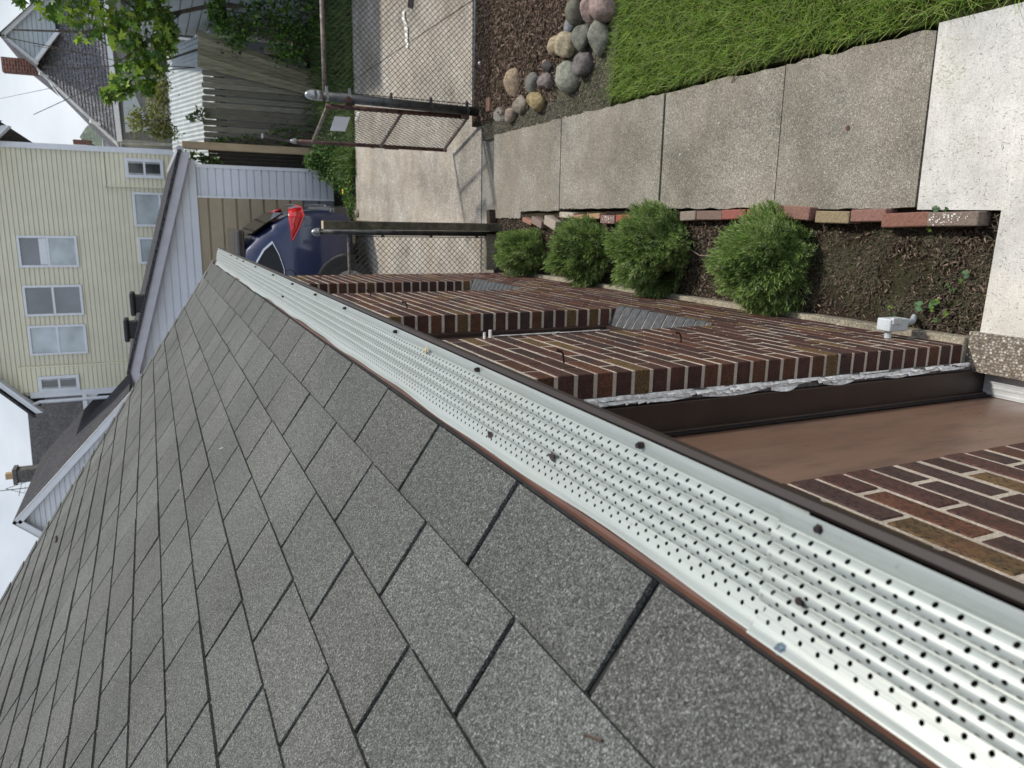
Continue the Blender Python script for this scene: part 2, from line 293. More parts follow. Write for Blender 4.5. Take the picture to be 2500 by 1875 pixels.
# ------------------------------------------------------------------ mesh helpers
class MB:
    def __init__(s): s.v=[]; s.f=[]; s.mi=[]; s.c=[]; s.n=0; s.uv=None
    def add(s,vs,fs,mi=0,c=None):
        k=s.n; s.v.extend(vs); s.n+=len(vs)
        for f in fs:
            s.f.append(tuple(i+k for i in f)); s.mi.append(mi); s.c.append(c or (1,1,1))
    def quad(s,a,b,c,d,mi=0,col=None): s.add([a,b,c,d],[(0,1,2,3)],mi,col)
    def poly(s,pts,mi=0,col=None): s.add(list(pts),[tuple(range(len(pts)))],mi,col)
    def box(s,x0,x1,y0,y1,z0,z1,mi=0,c=None,bev=0):
        if bev<=0:
            v=[(x,y,z) for x in (x0,x1) for y in (y0,y1) for z in (z0,z1)]
            s.add(v,[(0,1,3,2),(4,6,7,5),(0,4,5,1),(2,3,7,6),(0,2,6,4),(1,5,7,3)],mi,c); return
        b=bev; v=[];idx={}
        for ix,(x,sx) in enumerate(((x0,1),(x1,-1))):
            for iy,(y,sy) in enumerate(((y0,1),(y1,-1))):
                for iz,(z,sz) in enumerate(((z0,1),(z1,-1))):
                    idx[ix,iy,iz]=len(v); v+= [(x,y+sy*b,z+sz*b),(x+sx*b,y,z+sz*b),(x+sx*b,y+sy*b,z)]
        f=[]
        def I(a,k): return idx[a]+k
        for ax in range(3):
            for e in (0,1):
                o=[(0,0),(0,1),(1,1),(1,0)]; 
                cs=[]
                for p in o:
                    a=list(p); a.insert(ax,e); cs.append(I(tuple(a),ax))
                f.append(tuple(cs if (e==0)!=(ax==1) else cs[::-1]))
        for ax in range(3):
            o1,o2=[k for k in range(3) if k!=ax]
            for e1 in (0,1):
                for e2 in (0,1):
                    a=[0,0,0]; a[o1]=e1; a[o2]=e2; a2=a[:]; a2[ax]=1
                    f.append((I(tuple(a),o1),I(tuple(a2),o1),I(tuple(a2),o2),I(tuple(a),o2)))
        for a in idx: f.append((I(a,0),I(a,1),I(a,2)))
        s.add(v,f,mi,c)
    def obox(s,cen,ax,ay,az,mi=0,c=None):
        cen=Vector(cen);ax=Vector(ax);ay=Vector(ay);az=Vector(az)
        v=[tuple(cen+i*ax+j*ay+k*az) for i in (-1,1) for j in (-1,1) for k in (-1,1)]
        s.add(v,[(0,1,3,2),(4,6,7,5),(0,4,5,1),(2,3,7,6),(0,2,6,4),(1,5,7,3)],mi,c)
    def tube(s,pts,r,n=8,mi=0,c=None,cap=True):
        pts=[Vector(p) for p in pts]; rr=r if isinstance(r,(list,tuple)) else [r]*len(pts)
        vs=[];t0=None
        for i,p in enumerate(pts):
            t=(pts[min(i+1,len(pts)-1)]-pts[max(i-1,0)]).normalized()
            if t0 is None:
                a=Vector((0,0,1)) if abs(t.z)<.9 else Vector((1,0,0)); u=t.cross(a).normalized()
            else: u=(u-t*u.dot(t)).normalized()
            t0=t; w=t.cross(u)
            for k in range(n):
                an=2*PI*k/n; vs.append(tuple(p+(u*cos(an)+w*sin(an))*rr[i]))
        fs=[]
        for i in range(len(pts)-1):
            for k in range(n): fs.append((i*n+k,i*n+(k+1)%n,(i+1)*n+(k+1)%n,(i+1)*n+k))
        if cap: fs.append(tuple(range(n))[::-1]); fs.append(tuple((len(pts)-1)*n+k for k in range(n)))
        s.add(vs,fs,mi,c)
    def dome(s,cen,r,h,n=12,m=5,mi=0,axis=(0,0,1),p=1.0):
        a=Vector(axis).normalized(); u=a.orthogonal().normalized(); w=a.cross(u); cen=Vector(cen); vs=[]
        for i in range(m+1):
            th=PI/2*i/m; rr=r*cos(th)**p; z=h*sin(th)
            if i==m: vs.append(tuple(cen+a*h)); break
            for k in range(n): vs.append(tuple(cen+a*z+(u*cos(2*PI*k/n)+w*sin(2*PI*k/n))*rr))
        fs=[]
        for i in range(m-1):
            for k in range(n): fs.append((i*n+k,i*n+(k+1)%n,(i+1)*n+(k+1)%n,(i+1)*n+k))
        for k in range(n): fs.append(((m-1)*n+k,(m-1)*n+(k+1)%n,m*n))
        fs.append(tuple(range(n))[::-1]); s.add(vs,fs,mi)
    def build(s,name,mats,parent=None,smooth=False,colors=False,attr='bc'):
        o0=ORG.get(parent.name,(0,0,0)) if parent else (0,0,0)
        me=bpy.data.meshes.new(name)
        v=np.array(s.v,dtype=float).reshape(-1,3)-np.array(o0)
        me.from_pydata(v.tolist(),[],s.f)
        if not isinstance(mats,(list,tuple)): mats=[mats]
        for m in mats: me.materials.append(m)
        me.polygons.foreach_set('material_index',s.mi)
        if smooth: me.polygons.foreach_set('use_smooth',[True]*len(s.f))
        if colors:
            ca=me.color_attributes.new(attr,'FLOAT_COLOR','CORNER')
            arr=np.repeat(np.array([(*c,1) for c in s.c],dtype=np.float32),[len(f) for f in s.f],axis=0)
            ca.data.foreach_set('color',arr.ravel())
        me.update()
        o=bpy.data.objects.new(name,me); COL.objects.link(o)
        if parent: o.parent=parent
        ORG[o.name]=o0
        return o
ORG={}
def fastmesh(name,V,F,mats,parent=None,col=None,attr='bc',smooth=False):
    """V (n,3), F (m,k) numpy; col per face (m,3)"""
    o0=ORG.get(parent.name,(0,0,0)) if parent else (0,0,0)
    me=bpy.data.meshes.new(name); V=np.asarray(V,dtype=np.float32)-np.array(o0,dtype=np.float32); F=np.asarray(F,dtype=np.int32); k=F.shape[1]
    me.vertices.add(len(V)); me.vertices.foreach_set('co',V.ravel())
    me.loops.add(F.size); me.loops.foreach_set('vertex_index',F.ravel())
    me.polygons.add(len(F)); me.polygons.foreach_set('loop_start',np.arange(len(F),dtype=np.int32)*k); me.polygons.foreach_set('loop_total',np.full(len(F),k,dtype=np.int32))
    me.materials.append(mats)
    me.update(calc_edges=True)
    if col is not None:
        ca=me.color_attributes.new(attr,'FLOAT_COLOR','CORNER'); c=np.concatenate([col,np.ones((len(col),1))],1)
        ca.data.foreach_set('color',np.repeat(c,k,axis=0).astype(np.float32).ravel())
    if smooth: me.polygons.foreach_set('use_smooth',[True]*len(F))
    o=bpy.data.objects.new(name,me); COL.objects.link(o)
    if parent: o.parent=parent
    ORG[o.name]=o0
    return o
def tag(o,label=None,cat=None,group=None,kind=None):
    if label: o['label']=label
    if cat: o['category']=cat
    if group: o['group']=group
    if kind: o['kind']=kind
    return o
def thing(name,loc,label,cat,group=None):
    o=bpy.data.objects.new(name,None); COL.objects.link(o); o.location=loc; o.empty_display_size=.1; ORG[o.name]=tuple(loc)
    return tag(o,label,cat,group)
def bevel(o,w=.004,seg=2):
    m=o.modifiers.new('bevel','BEVEL'); m.width=w; m.segments=seg; m.limit_method='ANGLE'; return o
def box1(name,b,mat,parent,bev=0):
    m=MB(); m.box(*b); o=m.build(name,mat,parent)
    if bev: bevel(o,bev)
    return o

# ================================================================== SETTING
GZ=-0.10
m=MB(); m.quad((-400,-400,-.30),(400,-400,-.30),(400,900,-.30),(-400,900,-.30)); tag(m.build('ground',M['dirt']),kind='structure')
def sheet(name,pts,z0,z1,mat,kind='structure',sub=None):
    m=MB(); n=len(pts); m.poly([(x,y,z1) for x,y in pts])
    for i in range(n):
        a=pts[i];b=pts[(i+1)%n]; m.quad((*a,z0),(*b,z0),(*b,z1),(*a,z1))
    o=m.build(name,mat); 
    if kind: tag(o,kind=kind)
    return o
# soil bed beside the wall and dirt under stones, lawn soil
sheet('planting_bed_soil',[(.0,1.85),(.53,1.85),(.53,6.75),(.0,6.75)],-.3,-.085,M['soil'])
sheet('bare_dirt',[(1.20,4.66),(1.75,4.60),(3.2,4.60),(3.2,6.9),(1.2,6.9)],-.3,-.062,M['dirt'])
sheet('mulch_bed_soil',[(1.55,5.35),(2.1,5.0),(4.6,4.8),(4.6,7.15),(1.35,7.15),(1.35,6.6)],-.29,-.052,M['soil'])
sheet('lawn_soil',[(1.255,-1.6),(4.6,-1.6),(4.6,4.62),(1.9,4.62),(1.26,4.70)],-.3,-.075,M['turf'])
# walkway of old slabs with joints, and the new white slab
ys=[2.214,3.029,4.018,5.046,5.33,6.03,6.62]
m=MB()
def jag(n,seed,amp): 
    r=random.Random(seed); return [r.uniform(-amp,amp) for _ in range(n)]
for i in range(len(ys)-1):
    g=.010; g0=.016 if i==2 else .009; g1=.016 if i==1 else .009
    a=ys[i]+g0/2; b=ys[i+1]-g1/2; n=14; L_=[]; Rr=[]
    ja=jag(n+1,i*3,.006); jb=jag(n+1,i*3+1,.009)
    xs=(.548,.56,.57,.575,.56,.50)[i]; 
    for k in range(n+1):
        y=a+(b-a)*k/n; L_.append((xs+ja[k]-.02,y)); Rr.append((1.236+jb[k]-.004*abs(y-4),y))
    z=-.05+(.003,.0,.004,-.001,.001,-.006)[i]
    poly=[(x,y,z) for x,y in Rr]+[(x,y,z) for x,y in reversed(L_)]
    m.poly(poly)
    for k in range(n):
        m.quad((*Rr[k],-.2),(*Rr[k+1],-.2),(*Rr[k+1],z),(*Rr[k],z)); m.quad((*L_[k+1],-.2),(*L_[k],-.2),(*L_[k],z),(*L_[k+1],z))
    for (p,q) in ((L_[0],Rr[0]),(Rr[-1],L_[-1])): m.quad((*p,-.2),(*q,-.2),(*q,z),(*p,z))
tag(m.build('walkway',M['walk']),kind='structure')
m=MB(); P=[(.055,-1.6),(.05,1.862),(.516,1.850),(.521,2.204),(1.249,2.210),(1.255,-1.6)]
m.poly([(x,y,-.045) for x,y in P][::-1])
for i in range(len(P)):
    a=P[i];b=P[(i+1)%len(P)]; m.quad((*a,-.045),(*b,-.045),(*b,-.2),(*a,-.2))
tag(bevel(m.build('path',M['slab']),.006),kind='structure')
# threshold strip by the door
m=MB(); m.box(-.105,.050,-1.2,1.893,-.2,-.028); tag(m.build('door_threshold_strip',M['pebble']),kind='structure')
# driveway beyond the fence
m=MB()
for (x0,x1) in ((-6,2.52),(2.532,9)):
    m.box(x0,x1,7.02,9.9,-.25,GZ-.0); m.box(x0,x1,9.912,12.05,-.25,GZ-.003)
tag(m.build('driveway',M['drive']),kind='structure')
m=MB(); m.box(-.3,1.34,6.68,6.98,-.25,-.094); tag(m.build('gateway_strip',M['walk']),kind='structure')

# ================================================================== THE BRICK HOUSE
house=thing('brick_house',(-2,3,0),'dark red brick house corner with grey shingled hip roof and brown gutter, seen from above','house')
H=.0677; WE=6.22
def brick_col():
    r=random.random()
    if r<.11: b=(.155,.094,.038)
    elif r<.30: b=(.125,.048,.027)
    elif r<.84: b=(.082,.033,.027)
    else: b=(.064,.034,.031)
    k=random.uniform(.8,1.2); return tuple(c*k for c in b)
openings=[(.925,1.890,-.2,2.6),(2.672,3.400,.59,2.6),(4.612,5.370,.60,2.6)]
wall=MB(); mort=MB(); BL=.2032
for k in range(0,35):
    z0=k*H+.0058; z1=(k+1)*H-.0058; off=(k%2)*BL/2
    cuts=[(-1.4,WE)]
    for (a,b,c,d) in openings:
        if (z0+z1)/2>c and (z0+z1)/2<d:
            nc=[]
            for (p,q) in cuts:
                if a>p and b<q: nc+=[(p,a),(b,q)]
                else: nc.append((p,q))
            cuts=nc
    for (p,q) in cuts:
        # bonds run from the right-hand side of each pier
        y=p; ed=[p]; first=p+(BL if (k%2==0) else BL/2)
        y=first
        while y<q-.05: ed.append(y); y+=BL
        ed.append(q)
        for a,b in zip(ed[:-1],ed[1:]):
            if b<-.9: continue
            ya=a+(.0055 if a!=p else 0)+random.uniform(-.0012,.0012)*(a!=p); yb=b-(.0055 if b!=q else 0)
            dx=random.uniform(-.0015,.0015)
            wall.box(-.100,dx,ya,yb,z0+random.uniform(-.0008,.0008),z1,0,brick_col(),bev=.0028)
        mort.box(-.095,-.0020,p+.0020,q-.0020,k*H-.0045,(k+1)*H-.0045-.0002)
wo=wall.build('wall',M['brick'],house,colors=True)
for z in (0,): pass
mo=mort.build('mortar_joints',M['mortar'],house)
# inner dark backing behind the openings and other walls of the house
m=MB(); m.box(-4.5,-.30,-1.3,WE-.02,-.15,2.30); m.build('inner_wall',M['brown_paint'],house)
# end wall (faces the driveway), brick courses too
m=MB(); mm=MB()
for k in range(0,34):
    off=(k%2)*BL/2; x=-.102-off*.0
    while x>-4.4:
        m.box(x-BL+.009,x,WE-.1,WE-.0005,k*H+.0045,(k+1)*H-.0045,0,brick_col()); x-=BL
mm.box(-4.45,-.101,WE-.09,WE-.004,0,34*H)
m.build('end_wall',M['brick'],house,colors=True); mm.build('end_wall_mortar',M['mortar'],house)
# foundation ledge
m=MB(); m.box(-.09,.024,1.895,WE+.03,-.3,-.006); bevel(m.build('foundation',M['foundation'],house),.006)
m=MB(); m.box(-.09,.040,-1.3,.92,-.3,-.004); m.build('foundation',M['foundation'],house)

# windows
def window(y0,y1,zs,name='window'):
    fr=MB()
    fr.box(-.16,-.085,y0,y0+.045,zs,2.32); fr.box(-.16,-.085,y1-.045,y1,zs,2.32); fr.box(-.16,-.085,y0+.045,y1-.045,zs,zs+.04)
    fr.box(-.150,-.105,y0+.05,y0+.075,zs+.045,2.3); fr.box(-.150,-.105,y1-.075,y1-.05,zs+.045,2.3)
    fr.box(-.155,-.10,y0+.075,y1-.075,1.42,1.46)
    f=fr.build('window',M['brown_paint'],house); bevel(f,.003)
    g=MB(); g.box(-.142,-.138,y0+.07,y1-.07,zs+.04,2.3); g.build('pane',M['glass_dark'],f)
    s=MB(); n=int((y1-y0)/.0677); w=(y1-y0)/n
    for i in range(n):
        a=y0+i*w+.004; b=y0+(i+1)*w-.004; j=random.uniform(-.002,.002)
        v=[(-.10,a,zs-.085),(-.10,b,zs-.085),(.016+j,b,zs-.085),(.016+j,a,zs-.085),(-.10,a,zs+.008),(-.10,b,zs+.008),(.016+j,b,zs-.055),(.016+j,a,zs-.055)]
        s.add(v,[(0,3,2,1),(4,5,6,7),(0,1,5,4),(1,2,6,5),(2,3,7,6),(3,0,4,7)],0)
    so_=s.build('window_sill',M['slate'],f); bevel(so_,.003)
    s=MB(); v=[(-.099,y0,zs-.085),(-.099,y1,zs-.085),(.012,y1,zs-.085),(.012,y0,zs-.085),(-.099,y0,zs+.004),(-.099,y1,zs+.004),(.012,y1,zs-.060),(.012,y0,zs-.060)]
    s.add(v,[(0,3,2,1),(4,5,6,7),(0,1,5,4),(1,2,6,5),(2,3,7,6),(3,0,4,7)],0); s.build('sill_mortar',M['mortar'],f)
    return f
window(2.672,3.400,.690); w2=window(4.612,5.370,.705)

# door: frame, flaking paint bead, slab, white sill
dr=MB(); dr.box(-.245,-.205,.93,1.885,-.112,2.3); door=dr.build('door',M['door'],house)
m=MB(); m.box(-.26,-.103,1.852,1.892,-.12,2.32); m.box(-.205,-.190,1.832,1.852,-.11,2.3); m.box(-.26,-.103,.90,.935,-.12,2.32); bevel(m.build('door_frame',M['brown_paint'],door),.003)
m=MB(); m.box(-.199,-.196,1.812,1.8315,-.11,2.3); m.build('weather_strip',M['black'],door)
m=MB(); m.box(-.102,-.0735,1.866,1.8885,-.06,2.32); o=m.build('door_casing',M['bare_grey'],door); bevel(o,.003)
rr=random.Random(5); m=MB()
for i in range(230):           # curling flakes of white paint along the casing edge
    z=rr.uniform(-.02,2.25); L=rr.uniform(.03,.16); w=rr.uniform(.002,.006); x=-.080+rr.uniform(-.010,.010); y=1.862+rr.uniform(-.006,.004); cu=rr.uniform(.0,.012)
    if z>1.0: w*=1.3
    pts=[]; n=5
    for k in range(n+1):
        t=k/n; zz=z+L*t; out_=cu*sin(PI*t)*.6+ (cu*1.2*t*t if rr.random()<.5 else 0)
        pts.append(((x-w/2-.3*out_,y-out_,zz),(x+w/2,y-out_*.3,zz)))
    for k in range(n): m.quad(pts[k][0],pts[k][1],pts[k+1][1],pts[k+1][0])
for (z,L,w,cu) in ((1.35,.20,.003,.009),(1.62,.22,.003,.008),(1.05,.26,.006,.010),(.62,.16,.008,.010),(1.80,.20,.008,.012),(.33,.14,.005,.008),(.9,.12,.008,.016)):
    pts=[]
    for k in range(9):
        t=k/8; pts.append(((-.092-w*sin(PI*t)-cu*.4*t,1.860-cu*sin(PI*t),z+L*t),(-.086,1.861,z+L*t)))
    for k in range(8): m.quad(pts[k][0],pts[k][1],pts[k+1][1],pts[k+1][0])
o=m.build('peeling_paint',M['peel'],door); sm=o.modifiers.new('t','SOLIDIFY'); sm.thickness=.0012
m=MB(); m.box(-.204,-.104,.93,1.851,-.125,-.098)
for i in range(4): m.box(-.197+i*.024,-.187+i*.024,.935,1.849,-.098,-.0955)
bevel(m.build('door_sill',M['alu'],door),.0015)

# roof: real overlapping three-tab shingles
A=.6476; EX=.1269; X1=-.0023; Z1=2.5282; CA=cos(A); SA=sin(A); HX=.093; HY=6.26
def rp(s,y,h=0): return (X1-(s-1)*EX*CA+h*SA, y, Z1+(s-1)*EX*SA+h*CA)
def hipy(s): # plan 45 degree hip through (HX,HY)
    return HY-(HX-(X1-(s-1)*EX*CA))
NC=30; m=MB(); DEBRIS=[(12.4,4.15,.07,'dark twig lying on the far upper shingles near the hip'),(1.15,.50,.016,'small dark bark crumb on the nearest roof shingles'),(3.46,2.35,.014,'pale chip lying on the middle of the roof shingles'),(5.0,2.50,.018,'pale speck of debris on the upper shingles')]
rr=random.Random(3)
m.quad(rp(-.1,-2.4,-.004),rp(-.1,hipy(-.1),-.004),rp(NC,hipy(NC),-.004),rp(NC,-2.4,-.004),1)
phase=[.696-.3048/2]+[0]*40
for k in range(NC):
    yph=.696+(-.1524 if k%2==0 else 0)+rr.uniform(-.006,.006)*(k>1)
    yend0=hipy(k); y=yph-.3048*10
    prev=None
    sj=[rr.uniform(-.004,.004) for _ in range(60)]; j=0
    while y<yend0+.3:
        a=y+.0055; b=y+.3048-.0055; y+=.3048; j+=1
        if b<-2.0: continue
        g=rr.uniform(.90,1.08)*(.90 if k==0 else 1); gr=rr.uniform(-.018,.018); colr=(g*(1+gr),g,g*(1-gr*.5))
        lo=k+(sj[j]*.6)/EX*1.0*.5; hi=k+1.02
        def Y(yy,s): return min(yy,hipy(s))
        if a>=hipy(hi): continue
        a0=a; b0=b
        th=.0056+rr.uniform(-.001,.0022)
        p=[rp(lo,min(a0,hipy(lo)),th),rp(lo,min(b0,hipy(lo)),th),rp(hi,min(b0,hipy(hi)),.0008),rp(hi,min(a0,hipy(hi)),.0008)]
        q=[rp(lo,min(a0,hipy(lo)),-.003),rp(lo,min(b0,hipy(lo)),-.003),rp(hi,min(b0,hipy(hi)),-.003),rp(hi,min(a0,hipy(hi)),-.003)]
        if abs(p[0][1]-p[1][1])<.004 and abs(p[2][1]-p[3][1])<.004: continue
        m.add(p+q,[(0,1,2,3),(4,5,1,0),(5,6,2,1),(7,4,0,3)],0,colr)
roof=m.build('roof',[M['shingle'],M['shingle_under']],house,colors=True,attr='tint')
def RPt(s_,y,h): return rp(s_,y,h)
for (s0,y0,L,lab) in DEBRIS:
    m=MB(); rq=random.Random(int(y0*50)); a_=rq.uniform(0,3); pts=[]
    for q in range(4): t=q/3-.5; pts.append(rp(s0+t*L*cos(a_)/EX,y0+t*L*sin(a_),.008+.002*q))
    m.tube(pts,L*.09,5,0,(.09,.06,.045) if 'pale' not in lab else (.55,.53,.48)); tag(m.build('twig' if 'pale' not in lab else 'paint_chip',M['chips'],colors=True),lab,'twig' if 'pale' not in lab else 'chip')
# hip cap shingles and the far slope
m=MB()
hv=Vector((rp(2,0)[0]-rp(1,0)[0],hipy(2)-hipy(1),rp(2,0)[2]-rp(1,0)[2])); hl=hv.length; hd=hv.normalized()
P0=Vector((rp(0,0)[0],hipy(0),rp(0,0)[2])); side=Vector((0,-1,0))
sd1=(side-hd*side.dot(hd)).normalized(); sd1=(Vector((0,-1,0))).normalized()
i=0; t=-.03
while t<NC*hl:
    a=P0+hd*t; b=P0+hd*(t+.165); g=rr.uniform(.85,1.1); up=Vector((SA,0,CA))
    ca=a+up*.014; cb=b+up*.006; w=.085
    nrm2=Vector((0,SA,CA))
    s2=Vector((-1,0,0))
    ea=a+sd1*w+up*.010; eb=b+sd1*w+up*.004; fa=a+s2*w+nrm2*.010; fb=b+s2*w+nrm2*.004
    da=a+sd1*w+up*.001; db=b+sd1*w+up*.0
    m.add([tuple(x) for x in (ca,cb,ea,eb,fa,fb,da,db)],[(0,2,3,1),(0,1,5,4),(2,6,7,3),(0,4,2)],0,(g,g,g)); t+=.127; i+=1
m.build('hip_cap',M['shingle'],roof,colors=True,attr='tint')
m=MB(); m.poly([tuple(P0+hd*-.03),tuple(P0+hd*(NC*hl)),(-5.0,hipy(NC),rp(NC,0)[2]),(-5.0,hipy(0),rp(0,0)[2])],0,(1,1,1)); m.build('far_slope',M['shingle'],roof,colors=True,attr='tint')
# drip edge
n=120; m=MB(); rr=random.Random(9); pr=None
for i in range(n+1):
    y=-2+ (HY-.04+2)*i/n; w=.007+.002*sin(y*2.1)+rr.uniform(-.001,.001)+.004*max(0,sin(y*.9+1.0)); dz=.001*sin(y*3.3)
    p=[(.088,y,2.4452+dz),(.100+w*.4,y,2.4446+dz),(.1045+w*.4,y,2.4425+dz),(.105+w*.4,y,2.430+dz)]
    if pr:
        for k in range(3): m.quad(pr[k],pr[k+1],p[k+1],p[k])
    pr=p
m.build('drip_edge',M['drip'],roof,smooth=True)
m=MB(); m.box(-.02,.088,-2,HY-.1,2.30,2.42); m.build('fascia',M['brown_paint'],roof)
m=MB(); m.box(-.0035,.10,-2,HY-.1,2.285,2.2995); m.build('soffit',M['brown_paint'],roof)
# gutter body
GE=6.02
prof=[(.098,2.425),(.100,2.325),(.110,2.318),(.178,2.318),(.190,2.335),(.199,2.36),(.211,2.385),(.2225,2.404),(.2300,2.4155),(.2285,2.4205),(.2225,2.4225),(.2185,2.4195),(.2175,2.412),(.221,2.404)]
m=MB(); NYs=40
for i in range(NYs):
    ya=-2+(GE+2)*i/NYs; yb=-2+(GE+2)*(i+1)/NYs
    for a,b in zip(prof[:-1],prof[1:]): m.quad((a[0],ya,a[1]),(b[0],ya,b[1]),(b[0],yb,b[1]),(a[0],yb,a[1]))
m.poly([(x,GE,z) for x,z in prof[:10]])
gut=m.build('gutter',M['brown_gutter'],house,smooth=True)
m=MB(); m.quad((.101,-2,2.345),(.19,-2,2.345),(.19,GE-.01,2.345),(.101,GE-.01,2.345)); m.build('gutter_dark_sheet',M['gutter_in'],gut)  # flat near-black sheet inside the gutter, below the guard
# perforated guard, profile from outer lip to roof edge: (x, z, v-row)
def gprof():
    pts=[(.2195,2.4225,-3.0),(.2040,2.4240,-.35)]
    N=84
    for i in range(N+1):
        t=i/N; v=12*t; x=.2035-.069*t; z=2.4230+.0095*t
        fr=(t*4)%1.0 if i<N else 1.0
        z+=.0074*(sin(PI*fr)**.62 if 0<fr<1 else 0)
        pts.append((x,z,v))
    pts+=[(.1335,2.4330,12.05),(.1270,2.4360,13.0),(.1200,2.4385,14.0),(.1170,2.4405,15.0),(.1145,2.4425,15.7),(.1135,2.4460,16.4),(.1118,2.4468,17.0)]
    return pts
GP=gprof()
def guard(y0,y1,lift,seed,name='gutter_guard'):
    n=int((y1-y0)/.05)+1; r=random.Random(seed); verts=[];uv=[];F=[]
    W_=[]; wob=0
    for i in range(n+1):
        y=y0+(y1-y0)*i/n
        far=max(0,(y-1.0)/5); wv=.004*far*sin(y*2.3)+.003*far*sin(y*5.1+1)+r.uniform(-.0006,.0006)
        ov=.0 + .007*max(0,sin((y-2.9)*1.1))*(y>2.9) + .006*max(0,(y-4.2))
        for (x,z,v) in GP:
            t=max(0,(v-12)/5)
            xx=x-t*(ov+.0025*sin(y*7.3)+.0015*sin(y*17))+ .0*wv; zz=z+lift+wv*min(1,max(0,v)/6)*.5+t*.0015
            verts.append((xx,y,zz)); uv.append((y,v))
    k=len(GP)
    for i in range(n):
        for j in range(k-1): F.append((i*k+j,(i+1)*k+j,(i+1)*k+j+1,i*k+j+1))
    o0=ORG[gut.name]; me=bpy.data.meshes.new(name); me.from_pydata([(x-o0[0],y-o0[1],z-o0[2]) for x,y,z in verts],[],F)
    me.materials.append(M['guard']); ul=me.uv_layers.new(name='UVMap')
    li=np.zeros(len(me.loops),dtype=np.int32); me.loops.foreach_get('vertex_index',li)
    ul.data.foreach_set('uv',np.array(uv,dtype=np.float32)[li].ravel()); me.polygons.foreach_set('use_smooth',[True]*len(F))
    o=bpy.data.objects.new(name,me); COL.objects.link(o); o.parent=gut; ORG[o.name]=o0; return o
guard(-1.9,.425,.0042,1); guard(.40,2.92,.0,2); guard(2.88,GE+.03,-.0006,3)
def screw(x,y,z,mat,r=.0065,dirv=(0,0,1)):
    m=MB(); m.tube([(x,y,z-.003),(x,y,z+.002)],r,6); m.tube([(x,y,z+.002),(x,y,z+.0045)],r*.72,8); return m.build('screw',mat,gut)
for y in (-.25,.385,.623,1.063,1.504,1.96,2.35,2.767,3.234,3.811,4.332,4.65,5.005): screw(.2125,y,2.4265,M['screw'],.0040)
screw(.156,.384,2.4385,M['screw'],.0046); screw(.152,2.939,2.436,M['screw'],.0046); screw(.1125,.391,2.4475,M['blue_screw'],.0052)
rr=random.Random(4)
for i,(x,y,z,s_) in enumerate([(.128,.987,2.436,.007),(.151,.791,2.436,.008),(.207,1.294,2.430,.008)]):
    m=MB(); c=(.05,.035,.035) if i<2 else (.42,.33,.16)
    for k in range(3):
        an=rr.uniform(0,6); m.poly([(x+cos(an+t)*s_*rr.uniform(.4,1.2),y+sin(an+t)*s_*rr.uniform(.4,1.5),z+rr.uniform(0,.004)) for t in (0,1.3,2.5,3.9,5.1)],0,c)
    tag(m.build('leaf_fragment',M['chips'],colors=True),['dark leaf scrap on the white gutter guard, the farther of two dark ones','dark scrap of leaf on the gutter guard, nearer of two dark scraps','yellowish dead leaf crumb on the outer rib of the white gutter guard'][i],'leaf','leaf scraps on the gutter guard')
# nails and staple in the wall, junction box
def nail(y,z,L=.036,hook=False):
    m=MB(); 
    if hook: pts=[(0,y,z),(.03,y,z+.01),(.05,y+.01,z+.04),(.04,y+.02,z+.075),(.015,y+.03,z+.08)]; m.tube(pts,.0035,6)
    else:
        m.tube([(-.01,y,z-.004),(L*.75,y+.002,z),(L,y+.004,z+.006),(L+.002,y+.004,z+.018)],.0033,6); m.tube([(L+.002,y+.004,z+.016),(L+.002,y+.004,z+.021)],.0062,8)
    return m.build('wall_nail',M['nail'],house)
for y,z in ((2.092,1.694),(2.30,1.064),(3.678,1.72),(4.355,1.727),(5.775,1.737)): nail(y,z)
nail(6.15,1.85,hook=True)
m=MB(); rr=random.Random(8)
for i in range(16):
    a=rr.uniform(-.006,.006); z0=rr.uniform(1.15,1.65); L=rr.uniform(.12,.4)
    m.tube([(.004+rr.uniform(0,.006),2.655+a,z0),(.006,2.655+a+rr.uniform(-.006,.006),min(z0+L,1.70))],.0011,4)
m.tube([(.0,2.655,1.705),(.03,2.655,1.705)],.006,6); m.tube([(.0,2.63,1.74),(.025,2.63,1.74)],.005,6)
m.build('frayed_caulk_strands',M['peel'],house)
jb=MB(); jb.box(.030,.082,2.085,2.150,.075,.185); j=jb.build('junction_box',M['pvc'],house); bevel(j,.006,3)
m=MB(); m.tube([(-.01,2.118,.150),(.032,2.118,.150)],.0135,12); m.tube([(.056,2.118,.08),(.060,2.14,-.02),(.075,2.19,-.10)],.013,10); m.build('conduit',M['pvc'],j,smooth=False)
m=MB(); m.box(.060,.086,2.080,2.095,.125,.175); bevel(m.build('box_clip',M['alu'],j),.003)
m=MB(); m.box(-.02,.0,1.90,1.905,0,.001); 

